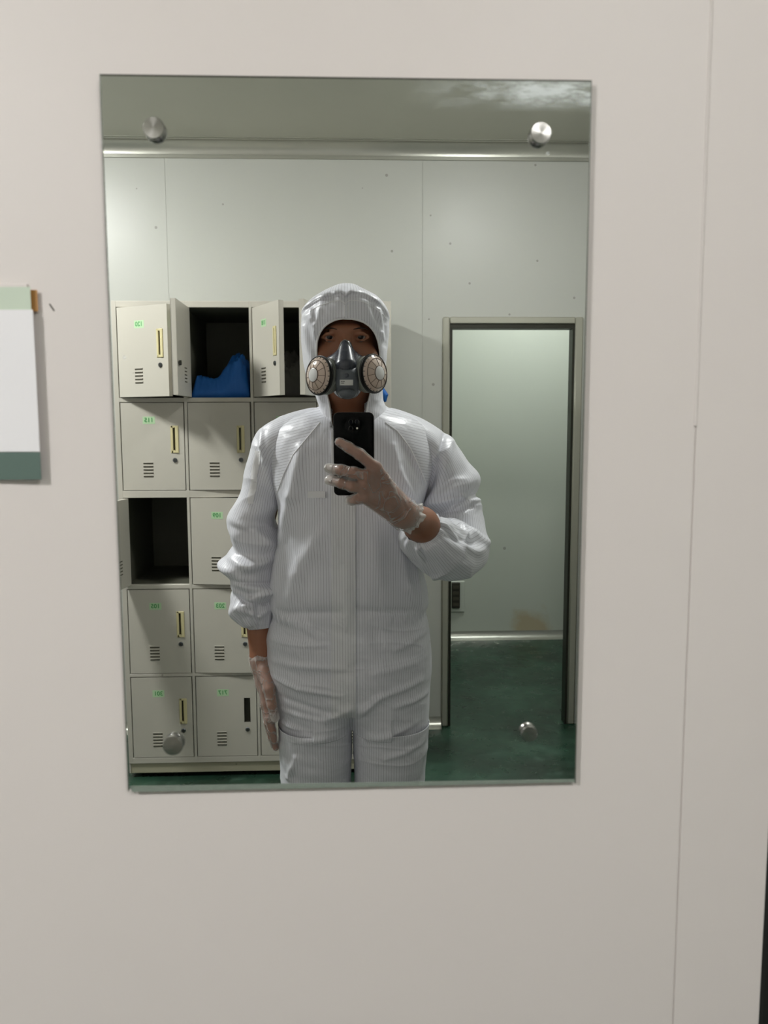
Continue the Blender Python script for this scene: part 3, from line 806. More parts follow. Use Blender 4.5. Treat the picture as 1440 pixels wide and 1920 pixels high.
# gloves: the hand field grown a little, creased, open at the wrist
def crease(P, amp=.0012, f=48.0):
    return -amp*(np.abs(np.sin(P[:, 0]*f+1.7*np.sin(P[:, 2]*f*.8+P[:, 1]*50))*np.sin(P[:, 2]*f*1.1+2*np.sin(P[:, 0]*60)))**.6)-.0012
def glove(handp, wr, el, flare, name, lo, hi, cutoff, seed, tips):
    ax = (el-wr)/np.linalg.norm(el-wr)
    pr = list(handp)+[(cone(wr-ax*.01, wr+ax*.040, .026, flare), .012, '+')]
    V, F = sdf_mesh(pr, .0016, lo, hi, crease)
    t = (V-wr)@ax
    cut = cutoff+.004*np.sin(V[:, 0]*190+seed)+.003*np.sin(V[:, 2]*260+seed)
    keep = (t < cut)[F].all(1); F = F[keep]
    used = np.unique(F); mp = np.full(len(V), -1); mp[used] = np.arange(len(used)); V = V[used]; F = mp[F]
    # pleats around the loose cuff
    t = (V-wr)@ax; q = V-wr-t[:, None]*ax; rr = np.linalg.norm(q, axis=1); 
    e1 = np.cross(ax, [0, 0, 1.]); e1 /= np.linalg.norm(e1); e2 = np.cross(ax, e1); an = np.arctan2(q@e2, q@e1)
    g = np.clip((t+.005)/.03, 0, 1)
    V = V+(q/np.maximum(rr, 1e-6)[:, None])*(g*(.0028*np.sin(an*9+seed+t*60)+.0018*np.sin(an*17+t*120)))[:, None]
    o = mesh(name, V, F, M['glove'], person)
    # the film bunches up at the finger tips and round the cuff
    bu = np.clip((t-.0)/.012, 0, 1)*.8
    for p_ in tips: bu = np.maximum(bu, np.clip(1.25-np.linalg.norm(V-p_, axis=1)/.024, 0, 1))
    o.data.attributes.new('bunch', 'FLOAT', 'POINT').data.foreach_set('value', bu.astype(np.float32))
    return o
g1 = glove(handR, wrR, elR, .034, 'glove', (wrR[0]-.16, 1.455, wrR[2]-.09), (wrR[0]+.07, 1.66, wrR[2]+.16), .022, .3, [fing['middle'][3], fing['ring'][3], fing['little'][3]])
g2 = glove(handL, wrL, elL, .031, 'glove', (wrL[0]-.05, 1.79, wrL[2]-.23), (wrL[0]+.07, 1.99, wrL[2]+.08), .012, 2.0, [thL[3]])

# eyes and brows
for ex in (618, 676):
    c = hp(ex, 632, 1.8085)
    b = MB(); prof = [(.0118*math.sin(a), -.0118*math.cos(a)) for a in np.linspace(.02, PI-.02, 14)]
    b.lathe(prof, c, (0, -1, 0), 24, 0)
    e = b.build('eye', M['eyewhite'], person, True)
    b = MB(); b.lathe([(.0068, .0094), (.0055, .0110), (.002, .0120), (.0003, .0122)], c, (.02, -1, .0), 20); b.build('iris', M['iris'], e, True)
    sgn = -1 if ex < 650 else 1
    b = MB(); b.tube([hp(ex-sgn*14, 617.5, 1.7895), hp(ex-sgn*5, 615.5, 1.7875), hp(ex+sgn*6, 615, 1.7905), hp(ex+sgn*16, 618, 1.8005)], [.0006, .0014, .0013, .0005], 8)
    b.build('eyebrow', M['brow'], person, True)

# shoes
for sx in (-1, 1):
    hx = X(655, 1200)+sx*.093
    pr = [(cone((hx, 1.99, .05), (hx+sx*.012, 1.83, .042), .046, .042), .02, '+'), (cone((hx+sx*.012, 1.83, .042), (hx+sx*.014, 1.80, .036), .042, .034), .02, '+'), (cone((hx, 1.98, .06), (hx, 1.97, .12), .045, .045), .03, '+')]
    V, F = sdf_mesh(pr, .005, (hx-.09, 1.72, -.02), (hx+.09, 2.06, .16)); V[:, 2] = np.maximum(V[:, 2], .004)
    mesh('shoe', V, F, M['shoe'], person)

# ------------------------------------------------------------------ coverall
def interp(keys, z):
    """keys: rows (z, v1, v2..) sorted by z descending -> smooth values"""
    K = np.array(keys, float); K = K[np.argsort(K[:, 0])]
    x = K[:, 0]; out = []
    for c in range(1, K.shape[1]):
        y = K[:, c]; dx = np.diff(x); s = np.diff(y)/dx; mm = np.zeros_like(y)
        mm[0] = s[0]; mm[-1] = s[-1]
        for i in range(1, len(x)-1):
            mm[i] = 0 if s[i-1]*s[i] <= 0 else 2*s[i-1]*s[i]/(s[i-1]+s[i])
        i = np.clip(np.searchsorted(x, z)-1, 0, len(x)-2); t = (np.clip(z, x[0], x[-1])-x[i])/dx[i]
        out.append((2*t**3-3*t**2+1)*y[i]+(t**3-2*t**2+t)*dx[i]*mm[i]+(-2*t**3+3*t**2)*y[i+1]+(t**3-t**2)*dx[i]*mm[i+1])
    return out
def nz3(x, y, z): return noise.noise(Vector((x, y, z)))
def rdg(x, y, z): return (1-abs(noise.noise(Vector((x, y, z))))*2.2)**3
def hip_disp(x, d, z): return .0028*nz3(x*8, d*8, z*17)+.0022*nz3(x*16+z*8, d*12, z*38)+.0030*rdg(x*5+z*3, d*5, z*20)*(.5+.5*nz3(x*6, 2, z*5))
def arcs(a, b_, e, phis):
    """signed arc length from the front centre of a superellipse ring, so the woven stripes run on round the sides"""
    q = np.linspace(0, PI, 181); x = a*np.abs(np.sin(q))**e; d = -b_*np.sign(np.cos(q))*np.abs(np.cos(q))**e
    L = np.concatenate([[0], np.cumsum(np.hypot(np.diff(x), np.diff(d)))])
    p = np.mod(phis+PI, 2*PI)-PI
    return np.sign(p)*np.interp(np.abs(p), q, L)
# fold strokes (image points at the chest distance): x0,y0,x1,y1, height mm, half width px
ST = [(566, 842, 548, 930, 9, 11), (548, 930, 522, 1010, 9, 12), (522, 1010, 510, 1105, 7, 12),
      (600, 1000, 556, 1075, 7, 16), (556, 1075, 540, 1135, 6, 15), (585, 860, 572, 960, -4, 10),
      (736, 835, 745, 880, 5, 7), (745, 880, 772, 935, 6, 7), (760, 840, 790, 905, -5, 8), (612, 850, 606, 905, -3, 10),
      (700, 980, 712, 1090, 3, 14), (745, 1010, 768, 1100, 5, 12), (768, 1100, 790, 1150, 5, 10), (775, 1045, 793, 1145, 6, 6),
      (505, 1205, 612, 1203, 3, 6), (508, 1246, 640, 1244, 3, 7), (515, 1275, 560, 1288, 5, 5), (560, 1288, 640, 1296, 4, 5),
      (525, 1310, 620, 1330, -3, 6), (528, 1365, 560, 1368, 4, 5), (560, 1386, 630, 1378, 3, 6), (530, 1338, 600, 1345, 3, 5),
      (655, 1325, 610, 1345, 5, 8), (665, 1340, 712, 1300, 5, 7), (712, 1300, 790, 1280, 4, 7), (700, 1255, 800, 1238, 3, 8),
      (690, 1385, 780, 1360, 4, 7), (720, 1420, 785, 1400, 4, 7), (805, 1310, 740, 1322, 4, 6), (800, 1190, 740, 1215, 4, 8),
      (510, 1160, 575, 1172, 5, 12), (575, 1172, 600, 1190, 3, 8), (555, 1420, 540, 1466, 6, 6), (700, 1180, 715, 1220, -3, 12),
      (650, 1000, 652, 1330, 2, 8), (520, 1150, 640, 1140, -3, 8), (670, 1140, 790, 1146, -3, 8)]
STW = []
for x0, y0, x1, y1, a, w_ in ST:
    p = A(x0, y0, 1.83); q = A(x1, y1, 1.83); STW.append((p[0], p[2], q[0], q[2], a/1000, w_*1.22/1000))
def strokes(Xc, Zc, S=STW):
    d = np.zeros_like(Xc)
    for x0, z0, x1, z1, a, w_ in S:
        vx, vz = x1-x0, z1-z0; L2 = vx*vx+vz*vz
        t = np.clip(((Xc-x0)*vx+(Zc-z0)*vz)/L2, 0, 1)
        dd = np.hypot(Xc-x0-t*vx, Zc-z0-t*vz)
        d += a*np.exp(-(dd/w_)**2)*(.55+.45*np.sin(PI*np.clip(t, .08, .92)))
    return d
Tk = []
for py, xl, xr, f, bk, ex in [(748, 608, 712, 1.868, 1.980, 2.0), (762, 598, 724, 1.852, 1.990, 2.0), (772, 574, 744, 1.842, 2.005, 2.1), (786, 540, 780, 1.824, 2.025, 2.2), (808, 516, 803, 1.808, 2.035, 2.3),
        (850, 508, 812, 1.792, 2.045, 2.4), (900, 513, 803, 1.782, 2.05, 2.5), (955, 523, 788, 1.782, 2.05, 2.5), (1005, 523, 780, 1.786, 2.05, 2.5), (1050, 513, 786, 1.79, 2.05, 2.4),
        (1100, 507, 799, 1.792, 2.055, 2.4), (1128, 507, 802, 1.798, 2.055, 2.4), (1144, 513, 797, 1.800, 2.05, 2.4), (1160, 508, 801, 1.802, 2.055, 2.4), (1195, 500, 806, 1.796, 2.065, 2.4),
        (1245, 502, 809, 1.796, 2.07, 2.4), (1290, 511, 806, 1.80, 2.07, 2.4), (1330, 521, 804, 1.805, 2.06, 2.4), (1365, 524, 802, 1.81, 2.05, 2.4)]:
    Tk.append((Z(py), X(xl, py), X(xr, py), f, bk, ex))
zt, zb = Z(749), Z(1358)
nu, nv = 300, 460
zz = np.linspace(zt, zb, nv)
xl, xr, fd, bd, ex = interp(Tk, zz)
phi = np.linspace(-PI, PI, nu, endpoint=False)
G = np.zeros((nv, nu, 3)); UV = np.zeros((nv, nu, 2))
xcm = X(660, 1350)
for i in range(nv):
    xc = (xl[i]+xr[i])/2; a = (xr[i]-xl[i])/2; dc = (fd[i]+bd[i])/2; bb = (bd[i]-fd[i])/2; e = 2/ex[i]
    s, c = np.sin(phi), np.cos(phi)
    x = xc+a*np.sign(s)*np.abs(s)**e; d = dc-bb*np.sign(c)*np.abs(c)**e
    t = np.clip((Z(1290)-zz[i])/(Z(1290)-zb), 0, 1)
    if t > 0:
        half = np.where(x < xcm, xcm-(xc-a), (xc+a)-xcm); q = np.clip(np.abs(x-np.where(x < xcm, (xcm+xc-a)/2, (xcm+xc+a)/2))/(half/2), 0, 1)
        dl = dc-bb*np.sign(c)*(1-q**2.3)**(1/2.3)
        inner = (np.sign(x-xcm)*(np.where(x < xcm, (xcm+xc-a)/2, (xcm+xc+a)/2)-x) > 0)
        wgt = (t*t*(3-2*t))*np.where(inner, 1, 1)
        dl = np.where(inner, dl, d)
        d = d*(1-wgt)+dl*wgt
    front = np.clip(c*2, 0, 1)
    G[i, :, 0] = x; G[i, :, 1] = d; G[i, :, 2] = zz[i]
    UV[i, :, 0] = xc+arcs(a, bb, e, phi)-.0005; UV[i, :, 1] = zz[i]
# above the raglan seams the cloth runs with the sleeve
for sy, sxs, sgn in (([775, 792, 822, 852, 888, 925], [612, 600, 575, 550, 532, 519], -1), ([775, 792, 808, 838, 872, 908], [708, 722, 745, 768, 785, 800], 1)):
    zs_ = [Z(q, 1.81) for q in sy][::-1]; xs_ = [X(p_, q, 1.81) for p_, q in zip(sxs, sy)][::-1]
    lim = np.interp(G[..., 2], zs_, xs_); mk_ = ((G[..., 0]-lim)*sgn > 0) & (G[..., 2] > zs_[0]) & (np.cos(phi)[None, :] > 0)
    UV[..., 0] = np.where(mk_, G[..., 2]*.97+np.abs(G[..., 0])*.25, UV[..., 0])
Xf, Df, Zf = G[..., 0].ravel(), G[..., 1].ravel(), G[..., 2].ravel()
cfr = np.tile(np.clip(np.cos(phi)*2.2, 0, 1), nv)
side = np.tile(np.sin(phi), nv)
dis = 1.35*strokes(Xf, Zf)*cfr
wz = Z(1144)
def chest_disp(x, d, z): return .0050*nz3(x*13+z*2, d*7, z*3.0)+.0022*nz3(x*30, d*20, z*7)+.0045*rdg(x*9+z*2.5, d*5, z*2.2)*(.5+nz3(x*5, 9, z*4))
def torso_disp(x, d, z):
    k = min(1, max(0, (z-wz+.02)/.04)); k = k*k*(3-2*k)
    return k*chest_disp(x, d, z)+(1-k)*hip_disp(x, d, z)
nf = np.array([torso_disp(x, d, z) for x, d, z in zip(Xf, Df, Zf)])
gath = .0022*np.sin(np.tile(phi, nv)*46)*np.exp(-((Zf-wz)/.010)**2)*np.clip(np.abs(side)*1.8-.5, 0, 1)
dis = dis+nf*(.4+.6*cfr)+gath
# move along the outward ring normal
cxm = np.repeat((xl+xr)/2, nu); dcm = np.repeat((fd+bd)/2, nu); aa = np.repeat((xr-xl)/2, nu); bbm = np.repeat((bd-fd)/2, nu)
nx = (Xf-cxm)/aa**2; nd = (Df-dcm)/bbm**2; nl = np.hypot(nx, nd)+1e-9
sideamp = 1-.55*np.clip(np.abs(side)-.7, 0, .3)/.3
G[..., 0] += (dis*nx/nl*sideamp).reshape(nv, nu); G[..., 1] += (dis*nd/nl).reshape(nv, nu)
def grid_faces(nv, nu, base=0, closed=True, flip=False):
    i = np.arange(nv-1)[:, None]; j = np.arange(nu if closed else nu-1)[None]
    j2 = (j+1) % nu
    q = np.stack([i*nu+j, (i+1)*nu+j, (i+1)*nu+j2, i*nu+j2], -1).reshape(-1, 4)+base
    return q[:, ::-1] if flip else q
CV, CF_, CU = [], [], []
def addgrid(G, UV, closed=True, flip=False):
    b0 = sum(len(v) for v in CV); nv_, nu_ = G.shape[:2]
    CV.append(G.reshape(-1, 3)); CU.append(UV.reshape(-1, 2)); CF_.append(grid_faces(nv_, nu_, b0, closed, flip))
addgrid(G, UV)
# the front stays open at the throat
q = CF_[0]; cxq = CV[0][q].mean(1)
CF_[0] = q[~((cxq[:, 0] > X(622, 790, 1.85)) & (cxq[:, 0] < X(684, 790, 1.85)) & (cxq[:, 2] > Z(803, 1.85)) & (cxq[:, 1] < 1.93))]
# legs
for sx, rows in ((-1, [(1350, 522, 660, 1.81, 2.05), (1372, 523, 660, 1.815, 2.04), (1400, 524, 660, 1.82, 2.04), (1440, 526, 659, 1.83, 2.04), (1480, 527, 658, 1.835, 2.04), (1650, 530, 652, 1.85, 2.05), (1800, 540, 645, 1.86, 2.05)]),
                 (1, [(1350, 661, 803, 1.81, 2.05), (1372, 661, 802, 1.815, 2.04), (1400, 662, 800, 1.82, 2.04), (1440, 663.5, 797, 1.83, 2.04), (1480, 665, 794, 1.835, 2.04), (1650, 672, 790, 1.85, 2.05), (1800, 682, 780, 1.86, 2.05)])):
    K = [(Z(py), X(l, py), X(r, py), f, bk) for py, l, r, f, bk in rows]
    K += [(.30, K[-1][1]+.008, K[-1][2]-.008, 1.87, 2.045), (.13, K[-1][1]+.004, K[-1][2]-.004, 1.875, 2.05), (.07, K[-1][1]+.022, K[-1][2]-.022, 1.885, 2.04)]
    z_ = np.linspace(Z(1348), .07, 330); l, r, f, bk = interp(K, z_)
    nu2 = 160; ph = np.linspace(-PI, PI, nu2, endpoint=False); G2 = np.zeros((len(z_), nu2, 3)); U2 = np.zeros((len(z_), nu2, 2))
    for i in range(len(z_)):
        s, c = np.sin(ph), np.cos(ph); e = 2/2.3
        x = (l[i]+r[i])/2+(r[i]-l[i])/2*np.sign(s)*np.abs(s)**e; d = (f[i]+bk[i])/2-(bk[i]-f[i])/2*np.sign(c)*np.abs(c)**e
        tt = np.clip((z_[i]-Z(1385))/(Z(1350)-Z(1385)), 0, 1)
        dn = np.array([hip_disp(a_, b_, z_[i]) for a_, b_ in zip(x, d)])
        dn = dn*(.4+.6*np.clip(c*2, 0, 1))
        dn = (dn+1.35*strokes(x, np.full_like(x, z_[i]))*np.clip(c*2, 0, 1))
        if z_[i] < .2: dn += .003*np.sin(ph*20)*(1-z_[i]/.2)
        G2[i, :, 0] = x+dn*s; G2[i, :, 1] = d-dn*c; G2[i, :, 2] = z_[i]; U2[i, :, 0] = (l[i]+r[i])/2+arcs((r[i]-l[i])/2, (bk[i]-f[i])/2, e, ph); U2[i, :, 1] = z_[i]
    addgrid(G2, U2)
# folds seen on the sleeves
SS = []
for x0, y0, x1, y1, am, w_ in [(838, 815, 820, 865, -10, 5), (820, 865, 801, 942, -11, 6), (850, 830, 834, 880, 6, 8), (834, 880, 814, 940, 6, 8),
        (808, 948, 865, 932, 8, 6), (865, 932, 902, 938, 7, 6), (822, 962, 885, 950, -8, 5), (814, 966, 862, 984, 8, 5), (862, 984, 906, 1014, 8, 5), (816, 984, 875, 1010, -7, 5),
        (813, 994, 850, 1022, 7, 5), (850, 1022, 880, 1060, 6, 6), (806, 1012, 842, 1066, -6, 5), (800, 1024, 828, 1072, 7, 5), (785, 1030, 805, 1062, 5, 5), (768, 1020, 790, 1050, 5, 5),
        (488, 812, 496, 865, 7, 5), (496, 865, 508, 925, 6, 6), (480, 825, 486, 900, -4, 6), (445, 978, 478, 996, 7, 8), (478, 996, 508, 1030, 6, 7), (436, 1048, 470, 1062, 8, 8), (470, 1062, 500, 1052, 5, 8),
        (440, 1088, 506, 1098, -10, 5), (442, 1110, 470, 1122, 9, 6), (470, 1122, 500, 1112, 6, 6), (448, 1140, 486, 1156, 8, 5), (455, 1126, 500, 1134, -7, 4), (486, 1156, 503, 1148, 5, 5)]:
    p = A(x0, y0, 1.87); q = A(x1, y1, 1.87); SS.append((p[0], p[2], q[0], q[2], am/1000, w_*1.25/1000))
# sleeves: swept tubes
def sweep(ctrl, nvs, nus, fold, seed, ulen=.36, cuff=.03):
    C = np.array([c[0] for c in ctrl]); Rr = np.array([c[1] for c in ctrl])
    L = np.concatenate([[0], np.cumsum(np.linalg.norm(np.diff(C, axis=0), axis=1))]); s = np.linspace(0, L[-1], nvs)
    ks = np.column_stack([L, C, Rr])
    px, pd, pz, ra, rb = interp(ks, s)
    # smoother centre line
    Pc = np.column_stack([px, pd, pz])
    for _ in range(30): Pc[1:-1] = (Pc[:-2]+2*Pc[1:-1]+Pc[2:])/4
    T = np.gradient(Pc, axis=0); T /= np.linalg.norm(T, axis=1)[:, None]
    G3 = np.zeros((nvs, nus, 3)); U3 = np.zeros((nvs, nus, 2)); th = np.linspace(0, 2*PI, nus, endpoint=False)
    up = np.array([0, -1., 0])
    for i in range(nvs):
        up = up-T[i]*up.dot(T[i]); up /= np.linalg.norm(up); sd_ = np.cross(T[i], up)
        cs, sn = np.cos(th), np.sin(th)
        base = Pc[i]+np.outer(cs*rb[i], up)+np.outer(sn*ra[i], sd_)
        dirn = np.outer(cs, up)+np.outer(sn, sd_)
        f_ = s[i]/L[-1]; rem = L[-1]-s[i]
        g = 0
        ce = math.exp(-(rem/.080)**1.3)
        g = ce*(.0042*np.sin(th*12+seed+2*math.sin(rem*30))+.0026*np.sin(th*19+rem*70+seed))*(.6+.4*np.sin(th*3+seed))
        # folds at the bend and long soft folds
        nn = np.array([fold(th_, f_) for th_ in th])
        nn += np.array([.007*nz3(p[0]*9+seed, p[1]*9, p[2]*7)+.0035*nz3(p[0]*22, p[1]*22+seed, p[2]*16)+.010*rdg(p[0]*8+p[2]*4, p[1]*8+seed, p[2]*12-p[0]*5)*(.35+nz3(p[0]*6, p[1]*6, seed)) for p in base])*np.clip(f_*5-.3, 0, 1)
        nn += strokes(base[:, 0], base[:, 2], SS)*np.clip(cs*2+.3, 0, 1)
        if rem < .016: nn *= max(0, rem-.006)/.010; g = g*(.25+.75*rem/.016)
        cuffring = .0
        G3[i] = base+dirn*(g+nn+cuffring)[:, None]; U3[i, :, 0] = th/(2*PI)*ulen+.13; U3[i, :, 1] = s[i]
    return G3, U3, Pc
def foldL(th, f):
    # crumples near the elbow and above the cuff
    v = 0
    for f0, a_, ph_, w_ in ((.50, .008, .5, .045), (.60, .010, 2.4, .04), (.71, .012, 1.0, .035), (.80, .014, 3.0, .030), (.88, .013, .2, .026)):
        v += a_*math.exp(-((f-f0-.045*math.sin(th+ph_))/w_)**2)
    for f0, ph_ in ((.66, 1.8), (.755, .3), (.845, 2.2)): v -= .008*math.exp(-((f-f0-.04*math.sin(th+ph_))/.022)**2)
    return v
k2 = 1.29/1000
ctl = [(A(622, 796, 1.925), (30*k2, .050)), (A(588, 804, 1.925), (38*k2, .060)), (A(552, 817, 1.930), (40*k2, .068)), (A(519, 834, 1.935), (41*k2, .074)), (A(501, 875, 1.94), (37*k2, .070)), (A(487, 930, 1.94), (31*k2, .064)),
       (A(478, 980, 1.94), (36*k2, .068)), (A(478, 1040, 1.93), (46*k2, .070)), (A(475, 1088, 1.925), (41*k2, .062)), (A(477, 1128, 1.92), (41*k2, .056)), (A(481, 1155, 1.915), (34*k2, .048)), (A(487, 1174, 1.912), (22*k2, .030)), (A(487, 1178, 1.911), (20*k2, .026))]
GL, UL, PL = sweep(ctl, 330, 150, foldL, 1.0)
addgrid(GL, UL)
def foldR(th, f):
    v = 0
    for k in range(5):
        ph_ = -1.1+k*.55; wd = .16
        dth = (th-ph_+PI) % (2*PI)-PI
        v += .009*math.exp(-(dth/wd)**2)*math.exp(-((f-.80)/.12)**2)
    v += .012*math.exp(-((f-.42-.03*math.sin(th))/.03)**2)-.010*math.exp(-((f-.48-.03*math.sin(th))/.02)**2)
    return v
ctr_ = [(A(692, 796, 1.925), (30*k2, .050)), (A(728, 804, 1.925), (38*k2, .060)), (A(764, 818, 1.930), (40*k2, .068)), (A(795, 836, 1.935), (42*k2, .074)), (A(820, 864, 1.94), (45*k2, .074)), (A(840, 905, 1.935), (50*k2, .070)),
        (A(849, 950, 1.925), (54*k2, .068)), (A(860, 988, 1.905), (49*k2, .066)), (A(853, 1024, 1.865), (62*k2, .064)), (A(833, 1034, 1.81), (68*k2, .062)), (A(813, 1024, 1.755), (62*k2, .056)), (A(797, 1006, 1.708), (48*k2, .046)), (A(787, 991, 1.683), (30*k2, .036)), (A(785, 989.5, 1.676), (25*k2, .031))]
GR, UR, PR = sweep(ctr_, 360, 160, foldR, 4.0, ulen=.42)
addgrid(GR, UR)
CVa = np.concatenate(CV); CFa = np.concatenate(CF_); CUa = np.concatenate(CU)
cover = mesh('coverall', CVa, CFa, M['cloth'], person, uv=CUa)
sm = cover.modifiers.new('thickness', 'SOLIDIFY'); sm.thickness = .0012; sm.offset = -1

# --- hood
hk = []   # py, xl, xr, centre d, half depth, opening xl, xr
for row in [(533, 645, 653, 1.890, .006, 648, 648), (534.5, 637, 662, 1.889, .022, 648, 648), (537, 630, 670, 1.888, .040, 648, 648), (541, 623, 676, 1.887, .055, 648, 648), (550, 605, 692, 1.886, .074, 648, 648), (561, 587, 710, 1.885, .088, 648, 648), (576, 575, 722, 1.884, .099, 648, 648), (590, 568, 727, 1.884, .104, 648, 648), (600, 566, 729, 1.884, .106, 648, 648),
            (608, 565.5, 728.5, 1.884, .107, 648, 648), (610, 565, 728.5, 1.884, .107, 636, 662), (615, 565, 729, 1.884, .107, 622, 680), (623, 565, 729, 1.884, .107, 610, 693), (635, 565, 728, 1.885, .107, 601, 703), (650, 566, 727, 1.886, .106, 596, 709), (668, 568, 725, 1.888, .105, 595, 712),
            (690, 571, 723, 1.890, .103, 598, 710), (710, 577, 720, 1.893, .100, 604, 704), (730, 586, 716, 1.898, .097, 611, 696), (748, 593, 717, 1.904, .096, 616, 691), (762, 597, 722, 1.910, .098, 619, 687), (778, 596, 730, 1.915, .104, 621, 684), (795, 592, 736, 1.918, .110, 623, 678), (812, 600, 728, 1.920, .116, 632, 668)]:
    hk.append(row)
def hood_grid(nv=240, nu=240):
    py = np.concatenate([np.linspace(533, 560, 50), np.linspace(560.5, 608, 60), np.linspace(608.4, 640, 60), np.linspace(641, 812, 120)])
    K = [(r[0],)+tuple(r[1:]) for r in hk]
    xl, xr, dc, hb, ol, orr = interp(K, py)
    Gh = np.zeros((len(py), nu, 3)); Uh = np.zeros((len(py), nu, 2))
    arch = [(565, 596), (580, 583), (600, 572), (625, 564), (640, 561), (648, 569), (657, 561), (680, 564), (700, 575), (715, 586), (729, 600)]
    ax_, ay_ = np.array([a[0] for a in arch]), np.array([a[1] for a in arch])
    for i, y in enumerate(py):
        z = Z(y, 1.885)
        x0, x1 = X(xl[i], y, 1.885), X(xr[i], y, 1.885); xc, a = (x0+x1)/2, (x1-x0)/2
        dfront = dc[i]-hb[i]*.9
        oL, oR = X(ol[i], y, dfront), X(orr[i], y, dfront)
        fL = math.asin(np.clip((xc-oL)/a, -.02, .97)) if y > 608 else 0
        fR = math.asin(np.clip((oR-xc)/a, -.02, .97)) if y > 608 else 0
        if y <= 608: fL = fR = 0
        ph = np.linspace(fR, 2*PI-fL, nu)      # from right opening edge round the back to the left edge
        e = .93
        s, c = np.sin(ph), np.cos(ph)
        x = xc+a*np.sign(s)*np.abs(s)**e; d = dc[i]-hb[i]*np.sign(c)*np.abs(c)**e
        pxx = 648+(x-X(648, y, 1.885))/(1.885/1500)
        ya = np.interp(pxx, ax_, ay_)
        fr = np.clip(c*2, 0, 1)
        dy = y-ya
        # loose crown puffs over the gathered brim seam
        puff = .010*np.exp(-((dy+5)/9)**2)-.004*np.exp(-((dy-4)/4)**2)
        gat = np.where(dy > 0, .0045*np.exp(-dy/18)*np.sin(pxx*.30+2.2*np.sin(pxx*.085))*(.5+.5*np.sin(pxx*.07+1)), .004*np.exp(dy/9)*np.sin(pxx*.22+1.5*np.sin(pxx*.06)))
        rad = np.array([.005*nz3(q*16, w_*14, z*11)+.003*nz3(q*35, w_*30+2, z*22)+.004*rdg(q*16, w_*10, z*9)*(.3+nz3(q*9, 1, z*9)) for q, w_ in zip(x, d)])
        seam = .0022*np.exp(-((pxx-649)/3.5)**2)*(1 if 566 < y < 612 else 0)-.0035*np.exp(-((pxx-649)/3)**2)*math.exp(-((y-566)/5)**2)
        # side folds dropping from the temples
        dd = 0
        for (sx0, sy0, sx1, sy1, am, ww) in ((583, 600, 600, 640, .006, 6), (575, 620, 588, 680, .004, 7), (706, 590, 716, 640, .006, 6), (716, 600, 722, 650, -.005, 5), (588, 590, 592, 605, .004, 4), (694, 586, 712, 625, -.004, 4), (590, 690, 604, 760, .005, 6), (716, 690, 704, 750, .004, 6),
                                              (570, 640, 574, 700, -.003, 6), (604, 592, 598, 618, .003, 4), (622, 770, 640, 800, .0, 4)):
            vx, vy = sx1-sx0, sy1-sy0; t = np.clip(((pxx-sx0)*vx+(y-sy0)*vy)/(vx*vx+vy*vy), 0, 1)
            dd = dd+1.4*am*np.exp(-(np.hypot(pxx-sx0-t*vx, y-sy0-t*vy)/ww)**2)
        edge = np.minimum(np.arange(nu), np.arange(nu)[::-1])
        ef = np.clip(edge/7, 0, 1) if y > 608 else 1
        q = (rad+(puff+gat+seam+dd)*fr)*(ef if y > 608 else 1)
        if y < 548: q = q*(y-533)/15
        Gh[i, :, 0] = x+q*s*.6; Gh[i, :, 1] = d-q*c; Gh[i, :, 2] = z
        Uh[i, :, 0] = .0021+xc+arcs(a, hb[i], e, ph); Uh[i, :, 1] = z
    return Gh, Uh, py
Gh, Uh, pyh = hood_grid()
nvh, nuh = Gh.shape[:2]
Fh = grid_faces(nvh, nuh, 0, False)
# close the crown front seam above the opening and the apex
ci = [i for i, y in enumerate(pyh) if y <= 608]
extra = [(i*nuh+nuh-1, (i+1)*nuh+nuh-1, (i+1)*nuh, i*nuh) for i in ci[:-1]]
Vh = Gh.reshape(-1, 3)
Fh = [tuple(f) for f in Fh]+extra+[tuple(range(nuh))]
hood = mesh('hood', Vh, Fh, M['cloth'], person, uv=Uh.reshape(-1, 2))
import bmesh as _b
bm = _b.new(); bm.from_mesh(hood.data); _b.ops.remove_doubles(bm, verts=bm.verts[:], dist=.00005)
bm.to_mesh(hood.data); bm.free()
sm = hood.modifiers.new('thickness', 'SOLIDIFY'); sm.thickness = .0014; sm.offset = 0
# binding round the face opening
io = [i for i, y in enumerate(pyh) if y > 608.5]
rimp = [Gh[i, nuh-1] for i in io[::-1]]+[Gh[i, 0] for i in io]
b = MB(); b.tube([tuple(p+np.array([0, -.0008, 0])) for p in rimp[::2]], .0021, 8); b.build('hood_binding', M['trim'], hood, True)
# seam line of the brim and centre seam
def hood_hit(px, py, bvh):
    o = Vector((0, 0, 1.4)); dct = Vector(A(px, py, 1.0))-o
    dct.normalize(); h = bvh.ray_cast(o, dct)
    return h
bvh_h = BVHTree.FromPolygons([tuple(v) for v in Vh], [tuple(int(q) for q in f) for f in Fh[:-1]])
def surf_tube(name, pts, rad, bvh, mat, parent, lift=.0006, flat=1.0, n=6):
    out = []
    for i in range(len(pts)-1):
        for k in range(n):
            t = k/n; out.append((pts[i][0]*(1-t)+pts[i+1][0]*t, pts[i][1]*(1-t)+pts[i+1][1]*t))
    out.append(pts[-1]); res = []
    for (x_, y_) in out:
        h = hood_hit(x_, y_, bvh)
        if h[0] is not None: res.append(h[0]+Vector((0, -lift, 0)))
    if len(res) > 2:
        b = MB(); b.tube(res, rad, 8); return b.build(name, mat, parent, True)
surf_tube('seam', [(646, 572), (646, 585), (645, 604)], .0011, bvh_h, M['trim'], hood)
surf_tube('seam', [(652.5, 572), (652.5, 585), (653, 604)], .0011, bvh_h, M['trim'], hood)
